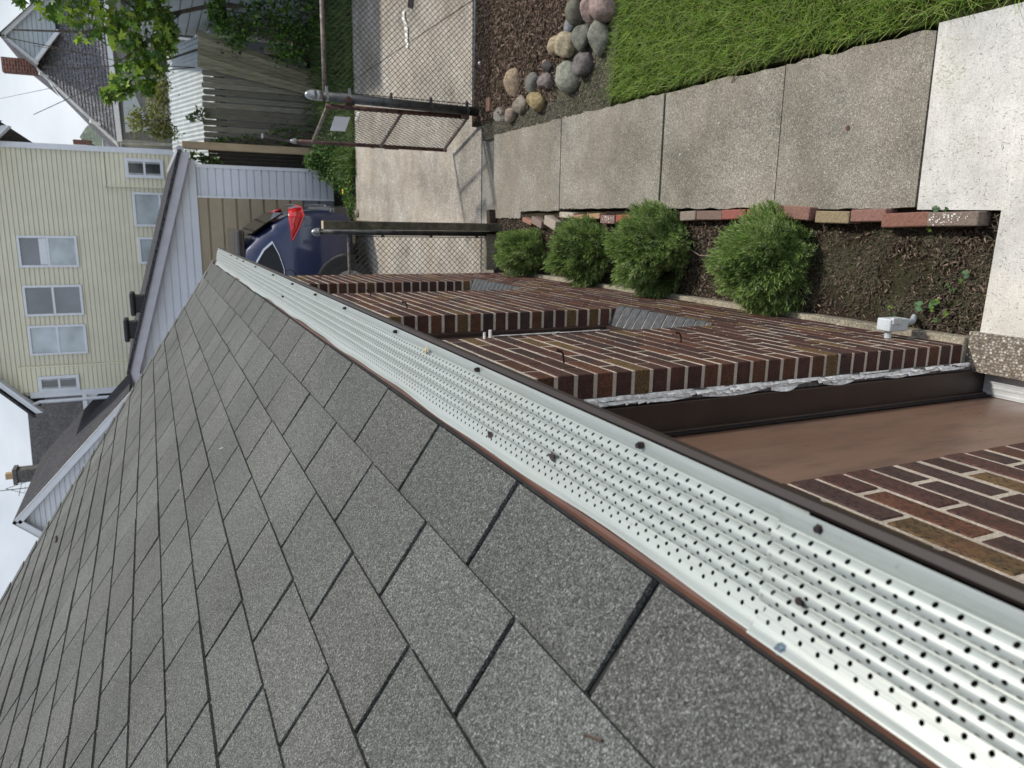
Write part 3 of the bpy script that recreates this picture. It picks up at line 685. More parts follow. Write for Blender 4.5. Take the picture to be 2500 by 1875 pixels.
# ================================================================== EDGING BRICKS
eb=[ # x0,x1,y0,y1,z,rot,color,label
 (.454,.510,1.905,2.118,.004,1,(.21,.165,.135),'white-spattered brown edging brick, nearest to the white slab corner'),
 (.449,.508,2.122,2.335,-.004,2.2,(.23,.115,.085),'rough red edging brick tilted out of line, second from the white slab'),
 (.470,.524,2.325,2.508,-.008,1,(.25,.135,.11),'salmon red edging brick, third from the white slab'),
 (.462,.517,2.512,2.715,-.006,-1,(.27,.215,.13),'plain tan edging brick, fourth from the white slab'),
 (.480,.543,2.735,2.945,.006,-3.5,(.23,.125,.10),'raised reddish edging brick beside the largest shrub, fifth from the slab'),
 (.478,.530,3.010,3.190,-.012,-1,(.32,.115,.085),'bright red painted edging brick with white specks beyond the largest shrub'),
 (.478,.530,3.20,3.378,-.012,1,(.28,.10,.08),'red painted edging brick end to end with the other painted one'),
 (.474,.525,3.385,3.600,-.014,0,(.19,.13,.105),'smooth brown edging brick left of the painted red pair'),
 (.470,.524,3.612,3.76,-.014,2,(.25,.21,.17),'pale grey-brown edging brick half hidden by the third shrub'),
 (.457,.507,4.255,4.470,-.02,1,(.30,.09,.06),'dark red edging brick showing between the second and third shrubs'),
 (.445,.503,4.482,4.668,-.02,-1,(.21,.135,.115),'purplish edging brick with white spots behind the second shrub'),
 (.475,.515,4.690,4.86,-.025,2,(.40,.25,.15),'short orange edging brick end behind the second shrub'),
 (.472,.506,4.915,5.070,-.02,4,(.42,.22,.16),'pinkish edging brick beside the crack in the walkway'),
 (.482,.524,5.060,5.260,-.02,-3,(.42,.37,.29),'pale mortar-covered edging brick lying on the walkway edge'),
 (.408,.480,5.325,5.510,-.015,-16,(.38,.33,.27),'cream slanting edging brick between the first and second shrubs'),
 (.418,.476,5.560,5.745,-.015,-14,(.24,.18,.15),'grey-brown slanting edging brick beside the farthest shrub'),
 (.436,.474,5.76,5.92,-.02,-12,(.33,.17,.12),'farthest reddish edging brick, touching the farthest shrub')]
for (x0,x1,y0,y1,z,rt,c,lab) in eb:
    cx,cy=(x0+x1)/2,(y0+y1)/2; m=MB(); hx=(x1-x0)/2;hy=(y1-y0)/2
    m.box(-hx,hx,-hy,hy,-.085,0,0,c,bev=.004)
    if 'white-spat' in lab or 'specks' in lab or 'spots' in lab or 'mortar-cov' in lab:
        rr=random.Random(int(y0*100))
        for i in range(46):
            sx=rr.uniform(-hx*.85,hx*.85); sy=rr.gauss(.03 if 'spat' in lab else 0,.045); sr=rr.uniform(.001,.0045)
            if abs(sy)<hy*.92: m.poly([(sx+cos(t)*sr*rr.uniform(.6,1.3),sy+sin(t)*sr*rr.uniform(.6,1.3),.0006) for t in (0,1.2,2.4,3.6,4.9)],0,(.8,.78,.74))
    o=m.build('edging_brick',M['edgebrick'],colors=True); o.location=(cx,cy,z); o.rotation_euler=(R(random.uniform(-3,3)),R(random.uniform(-2,2)),R(rt)); tag(o,lab,'brick','old bricks edging the planting bed')

# ================================================================== STONES
import bmesh
def stone(cx,cy,wx,wy,h,rot,c,lab,seed,z=-.06,flat=0):
    bm=bmesh.new(); bmesh.ops.create_icosphere(bm,subdivisions=4,radius=1); r=random.Random(seed)
    ph=[Vector((r.uniform(-1,1),r.uniform(-1,1),r.uniform(-1,1))).normalized() for _ in range(9)]; am=[r.uniform(.12,.34) for _ in range(9)]
    for v in bm.verts:
        n=v.co.normalized(); k=1
        for p,a in zip(ph,am):
            d=n.dot(p)
            if d>.55: k-=a*(d-.55)*1.6
        from_n=math.sin(n.x*9+seed)*math.sin(n.y*8+seed*2)*math.sin(n.z*7)*.018
        v.co=n*(k+from_n)*1.04
        v.co.x*=wx/2; v.co.y*=wy/2; v.co.z*=h/2
    me=bpy.data.meshes.new('stone'); bm.to_mesh(me); bm.free(); me.materials.append(M['stone']); me.polygons.foreach_set('use_smooth',[True]*len(me.polygons))
    ca=me.color_attributes.new('bc','FLOAT_COLOR','CORNER'); ca.data.foreach_set('color',np.tile(np.array([*c,1],dtype=np.float32),len(me.loops)))
    o=bpy.data.objects.new('stone',me); COL.objects.link(o); o.location=(cx,cy,z+h*.22); o.rotation_euler=(R(r.uniform(-8,8)),R(r.uniform(-8,8)),R(rot)); tag(o,lab,'stone','field stones bordering the mulch bed')
ST=[(1.60,6.17,.29,.20,.17,5,(.36,.27,.18),'long tan stone lying at the gate end of the stone border'),
(1.42,6.03,.15,.20,.13,10,(.25,.22,.17),'dull brown stone wedged behind the round yellow-brown stone'),
(1.40,5.72,.17,.25,.19,0,(.32,.25,.13),'round yellow-brown stone close to the walkway'),
(1.36,6.22,.14,.19,.13,20,(.30,.24,.19),'small pinkish tan stone nearest the gate post'),
(1.55,5.79,.17,.17,.12,25,(.16,.16,.14),'small flat grey stone between the tan and round yellow-brown stones'),
(1.52,5.55,.14,.20,.15,0,(.21,.18,.17),'small grey-pink stone beside the large green-grey one'),
(1.63,5.55,.11,.16,.09,0,(.07,.065,.065),'small nearly black stone behind the grey-pink one'),
(1.68,5.62,.05,.07,.05,0,(.36,.24,.17),'tiny light brown stone at the edge of the mulch'),
(1.51,5.21,.23,.29,.20,-15,(.27,.275,.22),'large smooth green-grey stone in the middle of the border'),
(1.56,4.99,.19,.21,.19,10,(.165,.145,.14),'purple-grey rounded stone touching the large green-grey one'),
(1.76,5.43,.16,.18,.14,0,(.35,.28,.18),'plain tan stone behind the knobbly cream stone'),
(1.74,5.23,.20,.25,.19,15,(.43,.37,.25),'knobbly cream stone with dark pits'),
(1.86,5.19,.13,.15,.12,0,(.25,.26,.28),'small blue-grey stone between cream and olive stones'),
(1.94,5.11,.20,.17,.16,0,(.155,.15,.115),'dark olive stone next to the smaller pink one'),
(1.74,5.00,.23,.15,.17,5,(.17,.175,.14),'upright dark green-grey stone between two larger stones'),
(1.69,4.78,.25,.22,.19,-10,(.23,.23,.19),'large grey stone at the lawn end of the border'),
(1.92,4.91,.22,.19,.19,0,(.36,.265,.235),'smaller pink granite stone'),
(1.88,4.71,.24,.25,.22,10,(.35,.26,.23),'largest pink granite stone beside the lawn corner'),
(1.40,6.48,.15,.26,.03,10,(.24,.23,.20),'flat pale slab of stone at the foot of the gate post')]
for i,a in enumerate(ST): stone(*a,seed=i*7+3)
m=MB(); m.box(1.44,1.56,6.66,6.74,-.06,-.02,0,(.30,.17,.12),bev=.004); tag(m.build('brick_fragment',M['edgebrick'],colors=True),'broken reddish brick piece on the soil by the gate post','brick')

# ================================================================== MULCH, GRASS
def chips(name,region,n,cols,zb,seed,smin=.008,smax=.035,inside=None,label=None,cat='mulch'):
    if inside is None: inside=lambda P:(np.random.default_rng(3).random(len(P))<np.where((P[:,1]>2.12)&(P[:,1]<2.75),.35+.5*(np.sin(P[:,0]*17+1)*np.sin(P[:,1]*12)>.1),1.0))
    r=np.random.default_rng(seed); x0,x1,y0,y1=region
    P=np.stack([r.uniform(x0,x1,n*2),r.uniform(y0,y1,n*2)],1)
    if inside is not None: P=P[inside(P)]
    P=P[:n]; n=len(P); th=r.uniform(0,PI,n); L=r.uniform(smin,smax,n); w=L*r.uniform(.12,.35,n); t=r.uniform(-.5,.5,n); z=zb+r.uniform(0,.012,n)
    dx=np.stack([np.cos(th)*np.cos(t),np.sin(th)*np.cos(t),np.sin(t)],1)*L[:,None]/2; dy=np.stack([-np.sin(th),np.cos(th),r.uniform(-.4,.4,n)],1)*w[:,None]/2; dz=np.array([0,0,.0012])
    c=np.concatenate([P,z[:,None]],1)
    V=np.stack([c-dx-dy,c+dx-dy*.6,c+dx*.9+dy,c-dx+dy*.8, c-dx-dy+[0,0,.003],c+dx-dy*.6+[0,0,.003],c+dx*.9+dy+[0,0,.003],c-dx+dy*.8+[0,0,.003]],1).reshape(-1,3)
    b=np.arange(n)[:,None]*8; F=np.concatenate([b+np.array([4,5,6,7]),b+np.array([0,1,5,4]),b+np.array([1,2,6,5]),b+np.array([2,3,7,6]),b+np.array([3,0,4,7])])
    cc=np.array(cols)[r.integers(0,len(cols),n)]*r.uniform(.6,1.4,(n,1)); col=np.tile(cc,(5,1))
    o=fastmesh(name,V,F,M['chips'],col=col); tag(o,label,cat,kind='stuff'); return o
MC=[(.11,.078,.058),(.16,.112,.082),(.065,.047,.037),(.23,.17,.125),(.09,.07,.055),(.08,.06,.047),(.11,.10,.07)]
chips('wood_mulch',(.025,.50,1.87,6.6),21000,MC+[(.08,.085,.05)],-.083,1,.005,.024,label='dark shredded wood mulch covering the narrow bed along the brick wall')
def inm(P):
    x,y=P[:,0],P[:,1]; return (y>5.35-(x-1.55)*.6)&(y>4.95)
chips('wood_mulch',(1.38,3.0,5.0,7.1),13000,[(.10,.062,.042),(.15,.10,.07),(.06,.04,.03),(.20,.15,.11)],-.05,2,.012,.045,inside=inm,label='brown shredded mulch between the stone border and the chain link fence')
r_d=lambda P:(P[:,0]>1.235)&(P[:,1]>4.66)&(P[:,1]<6.9)&(P[:,0]<1.36+.25*np.clip((5.4-P[:,1]),0,1)*2)
chips('dirt_crumbs',(1.23,1.85,4.62,6.9),5200,[(.17,.155,.12),(.24,.22,.175),(.10,.09,.07),(.13,.14,.08)],-.062,19,.005,.020,inside=r_d,label='crumbly grey dirt between the stones and the old walkway',cat='dirt')
def blades(name,P,h,lean,wd,cols,seed,zb,label,cat,kind='stuff',mat='blade',segs=3):
    r=np.random.default_rng(seed); n=len(P); th=r.uniform(0,2*PI,n); H_=h*r.uniform(.6,1.25,n); ln=lean*r.uniform(.3,1.3,n)
    d=np.stack([np.cos(th),np.sin(th),0*th],1); s=np.stack([-np.sin(th),np.cos(th),0*th],1)*wd/2; base=np.concatenate([P,np.full((n,1),zb) if np.isscalar(zb) else zb[:,None]],1)
    rows=[]
    for k in range(segs+1):
        t=k/segs; c=base+d*(ln*t**1.8)[:,None]+np.stack([0*t+0*H_,0*H_,H_*t*(1-.25*t)],1); w=s*(1-t*.92); rows.append(c-w); rows.append(c+w)
    V=np.stack(rows,1).reshape(-1,3); b=np.arange(n)[:,None]*(2*(segs+1)); F=np.concatenate([b+np.array([2*k,2*k+1,2*k+3,2*k+2]) for k in range(segs)])
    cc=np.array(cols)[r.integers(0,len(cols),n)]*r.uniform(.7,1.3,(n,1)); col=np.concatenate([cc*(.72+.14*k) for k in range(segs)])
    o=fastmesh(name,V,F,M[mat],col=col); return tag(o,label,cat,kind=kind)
r=np.random.default_rng(5); n=60000
P=np.stack([1.262+1.75*r.uniform(0,1,n)**1.15,r.uniform(-.2,4.66,n)],1)
ok=(P[:,1]<4.64-(P[:,0]-1.9)*.0+r.normal(0,.02,n))&(P[:,0]>1.285+r.normal(0,.018,n)+.012*np.sin(P[:,1]*7)); P=P[ok]
cl=np.sin(P[:,0]*9+np.sin(P[:,1]*5))*np.sin(P[:,1]*7+P[:,0]*3); P=P[(cl>-.97)]
GC=[(.13,.25,.02),(.17,.31,.03),(.08,.17,.018),(.25,.38,.05),(.20,.25,.05),(.30,.36,.11)]
blades('lawn_grass',P,.085,.085,.0042,GC,6,-.075,'thick bright green lawn grass right of the walkway','grass')
n=3200; P=np.stack([r.uniform(1.24,1.9,n),4.66+np.abs(r.normal(0,.30,n))],1); P=P[np.sin(P[:,0]*21)*np.sin(P[:,1]*15)>-.2]; blades('sparse_grass',P,.024,.028,.003,[(.10,.14,.04),(.15,.16,.08)],8,-.062,'thin sprouting grass on bare dirt beside the stones','grass')
n=15000; P=np.stack([r.uniform(.05,.49,n),r.uniform(1.88,2.95,n)],1); gg=np.sin(P[:,0]*14+1)*np.sin(P[:,1]*9+.5)+.5*np.sin(P[:,1]*23+P[:,0]*9)+.3*(P[:,1]-2.3); P=P[gg>r.normal(.10,.25,n)]
blades('dry_grass_clippings',P,.012,.024,.0024,[(.11,.105,.06),(.15,.14,.09),(.09,.10,.05),(.16,.135,.09)],9,-.08,'dull green moss and clippings over the near mulch','moss')
# joint moss in the wide walkway crack
n=900; P=np.stack([r.uniform(.58,1.22,n),4.018+r.normal(0,.004,n)],1); blades('joint_moss',P,.008,.006,.003,[(.08,.10,.02),(.05,.06,.02)],10,-.058,'moss growing in the widest crack of the old walkway','moss')
# litter of clippings on the white slab
n=700; P=np.stack([r.uniform(.1,1.2,n),r.uniform(.9,2.2,n)],1); P=P[(P[:,0]>.53)|(P[:,1]<1.84)]
blades('grass_clippings',P,.002,.018,.0016,[(.12,.14,.06),(.07,.07,.05),(.2,.22,.12)],12,-.0445,'scattered grass clippings on the white concrete slab','clippings')

# ================================================================== SHRUBS (fine-leaved)
def needle_shrub(cx,cy,rx,ry,h,nsh,seed,label,hole=None):
    t=thing('lavender_shrub',(cx,cy,-.08),label,'shrub','grey-green needle-leaved shrubs along the brick wall')
    r=np.random.default_rng(seed); 
    u=r.normal(size=(nsh,3)); u[:,2]=np.abs(u[:,2])*1.05+.02; u/=np.linalg.norm(u,axis=1)[:,None]
    rad=r.uniform(.62,1.0,nsh)**.5; lum=1+.12*np.sin(u[:,0]*5+seed)*np.sin(u[:,1]*4+seed*2)+.08*np.sin(u[:,2]*9+u[:,0]*7+seed)
    tip=np.stack([cx+u[:,0]*rx*rad*lum,cy+u[:,1]*ry*rad*lum,-.04+u[:,2]*h*rad*lum],1)
    if hole is not None:
        k=np.linalg.norm(tip-np.array(hole[:3]),axis=1)>hole[3]; tip=tip[k]; u=u[k]; rad=rad[k]; nsh=len(tip)
    dirv=u*np.array([.8,.8,.7])+np.array([0,0,.55])+r.normal(0,.22,(nsh,3)); dirv/=np.linalg.norm(dirv,axis=1)[:,None]
    SL=r.uniform(.05,.085,nsh); nl=11; k=np.tile(np.arange(nl),nsh); s=np.repeat(np.arange(nsh),nl); tt=k/(nl-1.0)
    base=tip[s]-dirv[s]*(SL[s]*(1-tt))[:,None]
    e1=np.cross(dirv,[.31,.2,.93]); e1/=np.linalg.norm(e1,axis=1)[:,None]; e2=np.cross(dirv,e1)
    an=k*2.4+r.uniform(0,6,nsh)[s]; outd=e1[s]*np.cos(an)[:,None]+e2[s]*np.sin(an)[:,None]
    ld=outd*(.85-.45*tt)[:,None]+dirv[s]*(.45+.7*tt)[:,None]; ld/=np.linalg.norm(ld,axis=1)[:,None]
    LL=r.uniform(.026,.044,len(s))*(1.1-.35*tt); sw=np.cross(ld,dirv[s]+1e-3); sw/=np.linalg.norm(sw,axis=1)[:,None]+1e-9; sw*=.0024
    a=base-sw*.6; b=base+sw*.6; mid=base+ld*(LL*.55)[:,None]; c=mid+sw; d=mid-sw; e=base+ld*LL[:,None]; 
    V=np.stack([a,b,c,d,e-sw*.25,e+sw*.25],1).reshape(-1,3); q=np.arange(len(s))[:,None]*6; F=np.concatenate([q+np.array([0,1,2,3]),q+np.array([3,2,5,4])])
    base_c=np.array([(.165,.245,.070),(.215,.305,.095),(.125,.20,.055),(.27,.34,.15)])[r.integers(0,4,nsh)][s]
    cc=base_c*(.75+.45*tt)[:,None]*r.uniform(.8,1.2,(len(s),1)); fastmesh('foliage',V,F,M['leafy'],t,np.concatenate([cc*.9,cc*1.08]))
    m=MB(); rr=random.Random(seed)
    for i in range(40):
        a=rr.uniform(0,6.28); q=rr.uniform(.3,.75); m.tube([(cx+rr.uniform(-.02,.02),cy+rr.uniform(-.02,.02),-.09),(cx+cos(a)*rx*q*.5,cy+sin(a)*ry*q*.5,h*.25),(cx+cos(a)*rx*q,cy+sin(a)*ry*q,h*.5*rr.uniform(.6,1.1))],[.005,.0035,.0018],5)
    m.build('stem',M['bark'],t); return t
needle_shrub(.200,5.72,.215,.205,.36,1000,21,'farthest and smallest of the four shrubs, beside the wooden post')
needle_shrub(.238,4.74,.265,.205,.38,1250,22,'second-farthest shrub, narrow and tall, behind the cracked walkway joint')
needle_shrub(.270,3.90,.30,.235,.40,1700,23,'wide shrub with a dark gap at its base, third from the fence',hole=(.10,3.70,.06,.10))
needle_shrub(.262,2.97,.275,.255,.35,1900,24,'nearest and largest shrub with a hollow in its side',hole=(.10,2.80,.20,.05))
# broad-leaved seedlings
def seedling(x,y,leaves,label,seed,size=.035):
    size*=.8
    t=thing('seedling',(x,y,-.08),label,'plant','young broad-leaved weeds in the near mulch'); rr=random.Random(seed); m=MB(); st=MB()
    for i in range(leaves):
        a=2*PI*i/leaves+rr.uniform(-.9,.9); L=size*rr.uniform(.45,1.2); q=rr.uniform(.7,1.8); c=(x+cos(a)*L*q,y+sin(a)*L*q,-.055+rr.uniform(0,.035)); col=rr.choice([(.08,.16,.05),(.10,.19,.09),(.13,.22,.04)])
        n=9; ctr=c; ring=[]
        for k in range(n):
            th=2*PI*k/n; rr2=L*(.55 if k!=0 else .1)*rr.uniform(.85,1.1); ring.append((c[0]+cos(a+PI+th)*rr2,c[1]+sin(a+PI+th)*rr2,c[2]+.006*sin(th*3)))
        m.add([ctr]+ring,[(0,1+k,1+(k+1)%n) for k in range(n)],0,col); st.tube([(x,y,-.085),(c[0],c[1],c[2])],.0012,5)
    m.build('leaf_cluster',M['leafy'],t,colors=True); st.build('stem',M['blade'] if 0 else M['bark'],t)
seedling(.23,1.985,4,'seedling with rounded leaves in the middle of the bed near the white slab',1,.036)
seedling(.115,2.06,6,'bushiest seedling with scalloped leaves, near the grey junction box',2,.042)
seedling(.42,2.14,1,'single small leaf beside the white-spattered brick',3,.03)
seedling(.525,2.09,3,'green weed leaves squeezed between brick and white slab',4,.03)
seedling(.075,2.25,3,'tiny yellowish seedling at the foundation above the junction box',5,.026)
def twig(pts,r_,lab,c=(.20,.15,.10)):
    m=MB(); m.tube(pts,r_,5,0,c); tag(m.build('twig',M['chips'],colors=True),lab,'twig')
twig([(.28,3.42,.02),(.27,3.55,-.02),(.30,3.68,-.05)],.002,'thin curved dry twig between the two nearest shrubs',(.30,.24,.17))
twig([(1.205,3.42,-.045),(1.25,3.36,-.03),(1.29,3.30,-.02)],.003,'small brown stick over the walkway edge by the lawn')
twig([(1.66,5.80,-.02),(1.74,5.67,.0)],.006,'dark short stick lying among the small grey stones',(.08,.06,.05))
twig([(.52,4.36,-.02),(.57,4.31,-.035)],.003,'short dark stick resting on the dark red edging brick',(.06,.05,.04))
m=MB(); m.poly([(.89,2.62,-.044),(.90,2.60,-.043),(.885,2.595,-.044),(.875,2.61,-.042)],0,(.10,.045,.045)); tag(m.build('leaf_fragment',M['chips'],colors=True),'dark red scrap of leaf on the old walkway slab next to the white slab','leaf')
m=MB(); rr=random.Random(2)
for i in range(9):
    x,y=rr.uniform(.6,1.2),rr.uniform(2.3,6.2); s_=rr.uniform(.004,.008); m.dome((x,y,-.049),s_,s_*.7,7,3)
o=m.build('white_pebbles',M['alu']); tag(o,'tiny white pebbles scattered over the old walkway','pebbles',kind='stuff')

# ================================================================== FENCES
def chainlink(x0,x1,y,z0,z1,r=.0022,d=.052,tilt=None):
    """diagonal wires in the plane y=const, clipped to the rectangle"""
    m=MB(); w=x1-x0; h=z1-z0
    for sgn in (1,-1):
        k=-int(h/d)-2
        while k*d<w+h+d:
            c=k*d; a0=max(0,-c) if True else 0
            # line: s = c + sgn-adjusted t ; s along x, t along z
            t0=max(0,-c); t1=min(h,w-c)
            if t1-t0>.01:
                f=(lambda t:(x0+c+t)) if sgn>0 else (lambda t:(x1-c-t))
                m.tube([(f(t0),y+sgn*.0012,z0+t0),(f(t1),y+sgn*.0012,z0+t1)],r,4,cap=False)
            k+=1
    return m
# right-hand fence
FY=7.06
fe=thing('chain_link_fence',(2.6,FY,-.05),'low chain link fence with spotted top rail running right from the heavy grey post','fence')
c=chainlink(1.50,4.3,FY,-.035,1.375); c.build('mesh',M['wire'],fe)
m=MB(); m.tube([(1.47,FY,1.385),(2.0,FY,1.384),(4.4,FY,1.386)],.020,12); m.build('top_rail',M['tube_mottled'],fe,smooth=True)
m=MB(); m.tube([(1.49,FY,-.04),(4.4,FY,-.045)],.014,8); m.build('bottom_rail',M['steel'],fe,smooth=True)
m=MB(); m.tube([(1.545,FY-.006,-.02),(1.545,FY-.006,1.34)],.004,6); m.build('tension_bar',M['steel_dark'],fe)
gp=thing('gate_post',(1.455,7.0,-.06),'thick grey galvanised gate post with pointed cap','post')
m=MB(); m.tube([(1.470,7.0,-.09),(1.497,7.0,1.46)],.041,18); m.build('post',M['steel_dark'],gp,smooth=True)
m=MB(); m.tube([(1.4955,7.0,1.42),(1.497,7.0,1.475)],.0445,18); m.dome((1.497,7.0,1.475),.046,.095,18,6,0,(0,0,1),.8); m.build('post_cap',M['steel'],gp,smooth=True)
for z in (1.38,1.18,.80,.42,.06):
    m=MB(); x=1.470+.027*(z+.09)/1.55; m.tube([(x,7.0,z-.011),(x,7.0,z+.011)],.0435,18); m.box(x+.035,x+.085,6.99,7.01,z-.011,z+.011); m.build('band',M['steel'] if z>1 else M['steel_dark'],gp)
m=MB(); m.tube([(1.475,6.945,1.20),(1.475,7.0,1.20)],.03,8); m.box(1.415,1.445,6.98,7.06,1.16,1.22); m.build('hinge',M['steel_rust'],gp)
m=MB(); m.box(1.41,1.44,6.98,7.05,.05,.10); m.build('hinge',M['steel_rust'],gp)
# open gate
A0=Vector((1.425,7.06)); A1=Vector((1.180,7.80)); gd=(A1-A0); gw=gd.length; gd.normalize()
def G(s,z): return (A0.x+gd.x*s,A0.y+gd.y*s,z)
gt=thing('chain_link_gate',(1.30,7.43,-.05),'open chain link gate with rusty brown tube frame swung away from its post','gate')
m=MB(); m.tube([G(0,.02),G(0,1.38)],.021,12); m.tube([G(gw,-.03),G(gw,1.53)],.019,12); m.build('frame_upright',M['steel_rust'],gt,smooth=True)
m=MB(); m.dome(G(gw,1.54),.024,.04,12,4); m.tube([G(gw,1.52),G(gw,1.545)],.026,12); m.build('post_cap',M['steel'],gt)
for z0,z1,mt in ((1.36,1.36,'tube_mottled'),(.68,.68,'tube_mottled'),(.03,.0,'tube_mottled')):
    m=MB(); m.tube([G(0,z0),G(gw,z1)],.018,10); m.build('rail',M[mt],gt,smooth=True)
c=chainlink(0,gw,0,.03,1.35); c.v=[(A0.x+gd.x*x-gd.y*y,A0.y+gd.y*x+gd.x*y,z) for x,y,z in c.v]; c.build('mesh',M['wire'],gt)
m=MB()
for k,z in enumerate((.74,.60,.57,.54,.51,.48)):
    p=Vector(G(gw,z)); e=Vector((gd.x,gd.y,0))
    m.tube([tuple(p+e*.02),tuple(p+e*.055+Vector((0,0,.0))),tuple(p+e*.055+Vector((0,0,.03))),tuple(p+e*.02+Vector((0,0,.03)))],.0045,5)
m.build('latch',M['steel_dark'],gt)
# blank sign tied to the gate
sg=MB(); c0=Vector(G(.315,1.19)); e=Vector((gd.x,gd.y,0)); nrm=Vector((gd.y,-gd.x,0)); 
a=R(-3); u=e*cos(a)+Vector((0,0,1))*sin(a); w=-e*sin(a)+Vector((0,0,1))*cos(a)
sg.obox(c0-nrm*.012*(1 if nrm.y>0 else -1),u*.150,nrm*.0015,w*.070); tag(sg.build('blank_sign',M['sign']),'blank pale square plate tied askew to the open gate mesh','sign')
# left fence part: wood post, steel pole, mesh to wall
wp=thing('wooden_post',(.40,6.5,-.08),'weathered square wooden post standing at the corner of the bed','post')
m=MB(); m.box(.362,.432,6.46,6.54,-.10,1.555); o=m.build('post',M['postwood'],wp); bevel(o,.006)
m=MB(); m.box(.364,.430,6.462,6.538,1.5552,1.560); m.build('post_top',M['endgrain'],wp)
lf=thing('short_wire_fence',(.2,6.62,-.05),'short chain link panel between steel pole and brick wall','fence')
m=MB(); m.tube([(.335,6.62,-.1),(.335,6.62,1.58)],.024,12); m.build('pole',M['steel_dark'],lf,smooth=True)
m=MB(); m.dome((.335,6.62,1.58),.034,.05,12,5); m.tube([(.335,6.62,1.56),(.335,6.62,1.585)],.034,12); m.build('pole_cap',M['steel'],lf,smooth=True)
c=chainlink(-.05,.30,6.62,.0,1.30); c.build('mesh',M['wire'],lf)
m=MB(); m.tube([(.302,6.62,.0),(.302,6.62,1.32)],.004,6)
for z in (.1,.55,1.0,1.3): m.box(.295,.335,6.605,6.635,z,z+.02)
m.build('tension_bar',M['steel_dark'],lf)
m=MB(); m.tube([(-.1,6.62,1.315),(.335,6.62,1.315)],.012,8); m.build('rail',M['tube_mottled'],lf)
m=MB(); m.box(0,.33,6.62-.03,6.62+.03,-.12,.02); m.build('kerb_block',M['foundation'],lf)
m=MB(); m.obox((.47,6.60,-.03),(.085,.012,0),(-.004,.035,.0),(0,0,.035),0,(.05,.037,.03)); tag(bevel(m.build('wood_offcut',M['plankwood'],colors=True),.005),'dark wood offcut lying at the foot of the square wooden post','offcut')

# ================================================================== DRIVEWAY LITTER
rr=random.Random(6); m=MB(); pr=None
for i in range(15):
    t=i/14; x=2.45+.45*t+rr.uniform(-.015,.015); y=9.26+.16*t+.02*sin(t*9); w=.035+.03*sin(t*PI)+rr.uniform(-.012,.015); z=GZ+.004+rr.uniform(0,.02)
    p=[(x,y-w,z),(x+.005,y-w*.2,z+.015),(x,y+w*.5,z+.006),(x+.01,y+w,z)]
    if pr:
        for k in range(3): m.quad(pr[k],pr[k+1],p[k+1],p[k])
    pr=p
tag(m.build('plastic_scrap',M['plastic_white'],smooth=True),'long crumpled white plastic strip lying on the driveway','litter')
m=MB(); m.add([(2.86,9.08,GZ+.004),(2.97,9.04,GZ+.02),(2.99,9.12,GZ+.05),(2.93,9.17,GZ+.02),(2.88,9.15,GZ+.05)],[(0,1,2),(0,2,4),(2,3,4)],0,(.03,.025,.025)); tag(m.build('dead_leaf',M['chips'],colors=True),'curled dark dead leaf beside the white plastic strip','leaf')
m=MB(); m.dome((1.99,11.72,GZ),.05,.04,9,4); m.dome((1.93,11.80,GZ),.04,.05,9,4); tag(m.build('plastic_scrap',M['plastic_white']),'small white rubbish lump at the weedy driveway edge','litter')
m=MB(); m.dome((1.90,6.95,-.05),.022,.02,8,4); tag(m.build('white_pebble',M['alu']),'lone white pebble on the mulch near the fence rail','pebble')
m=MB(); m.dome((.55,11.95,GZ),.07,.05,8,4); tag(m.build('pale_rock',M['foundation']),'small pale rock at the driveway edge near the suv','stone')

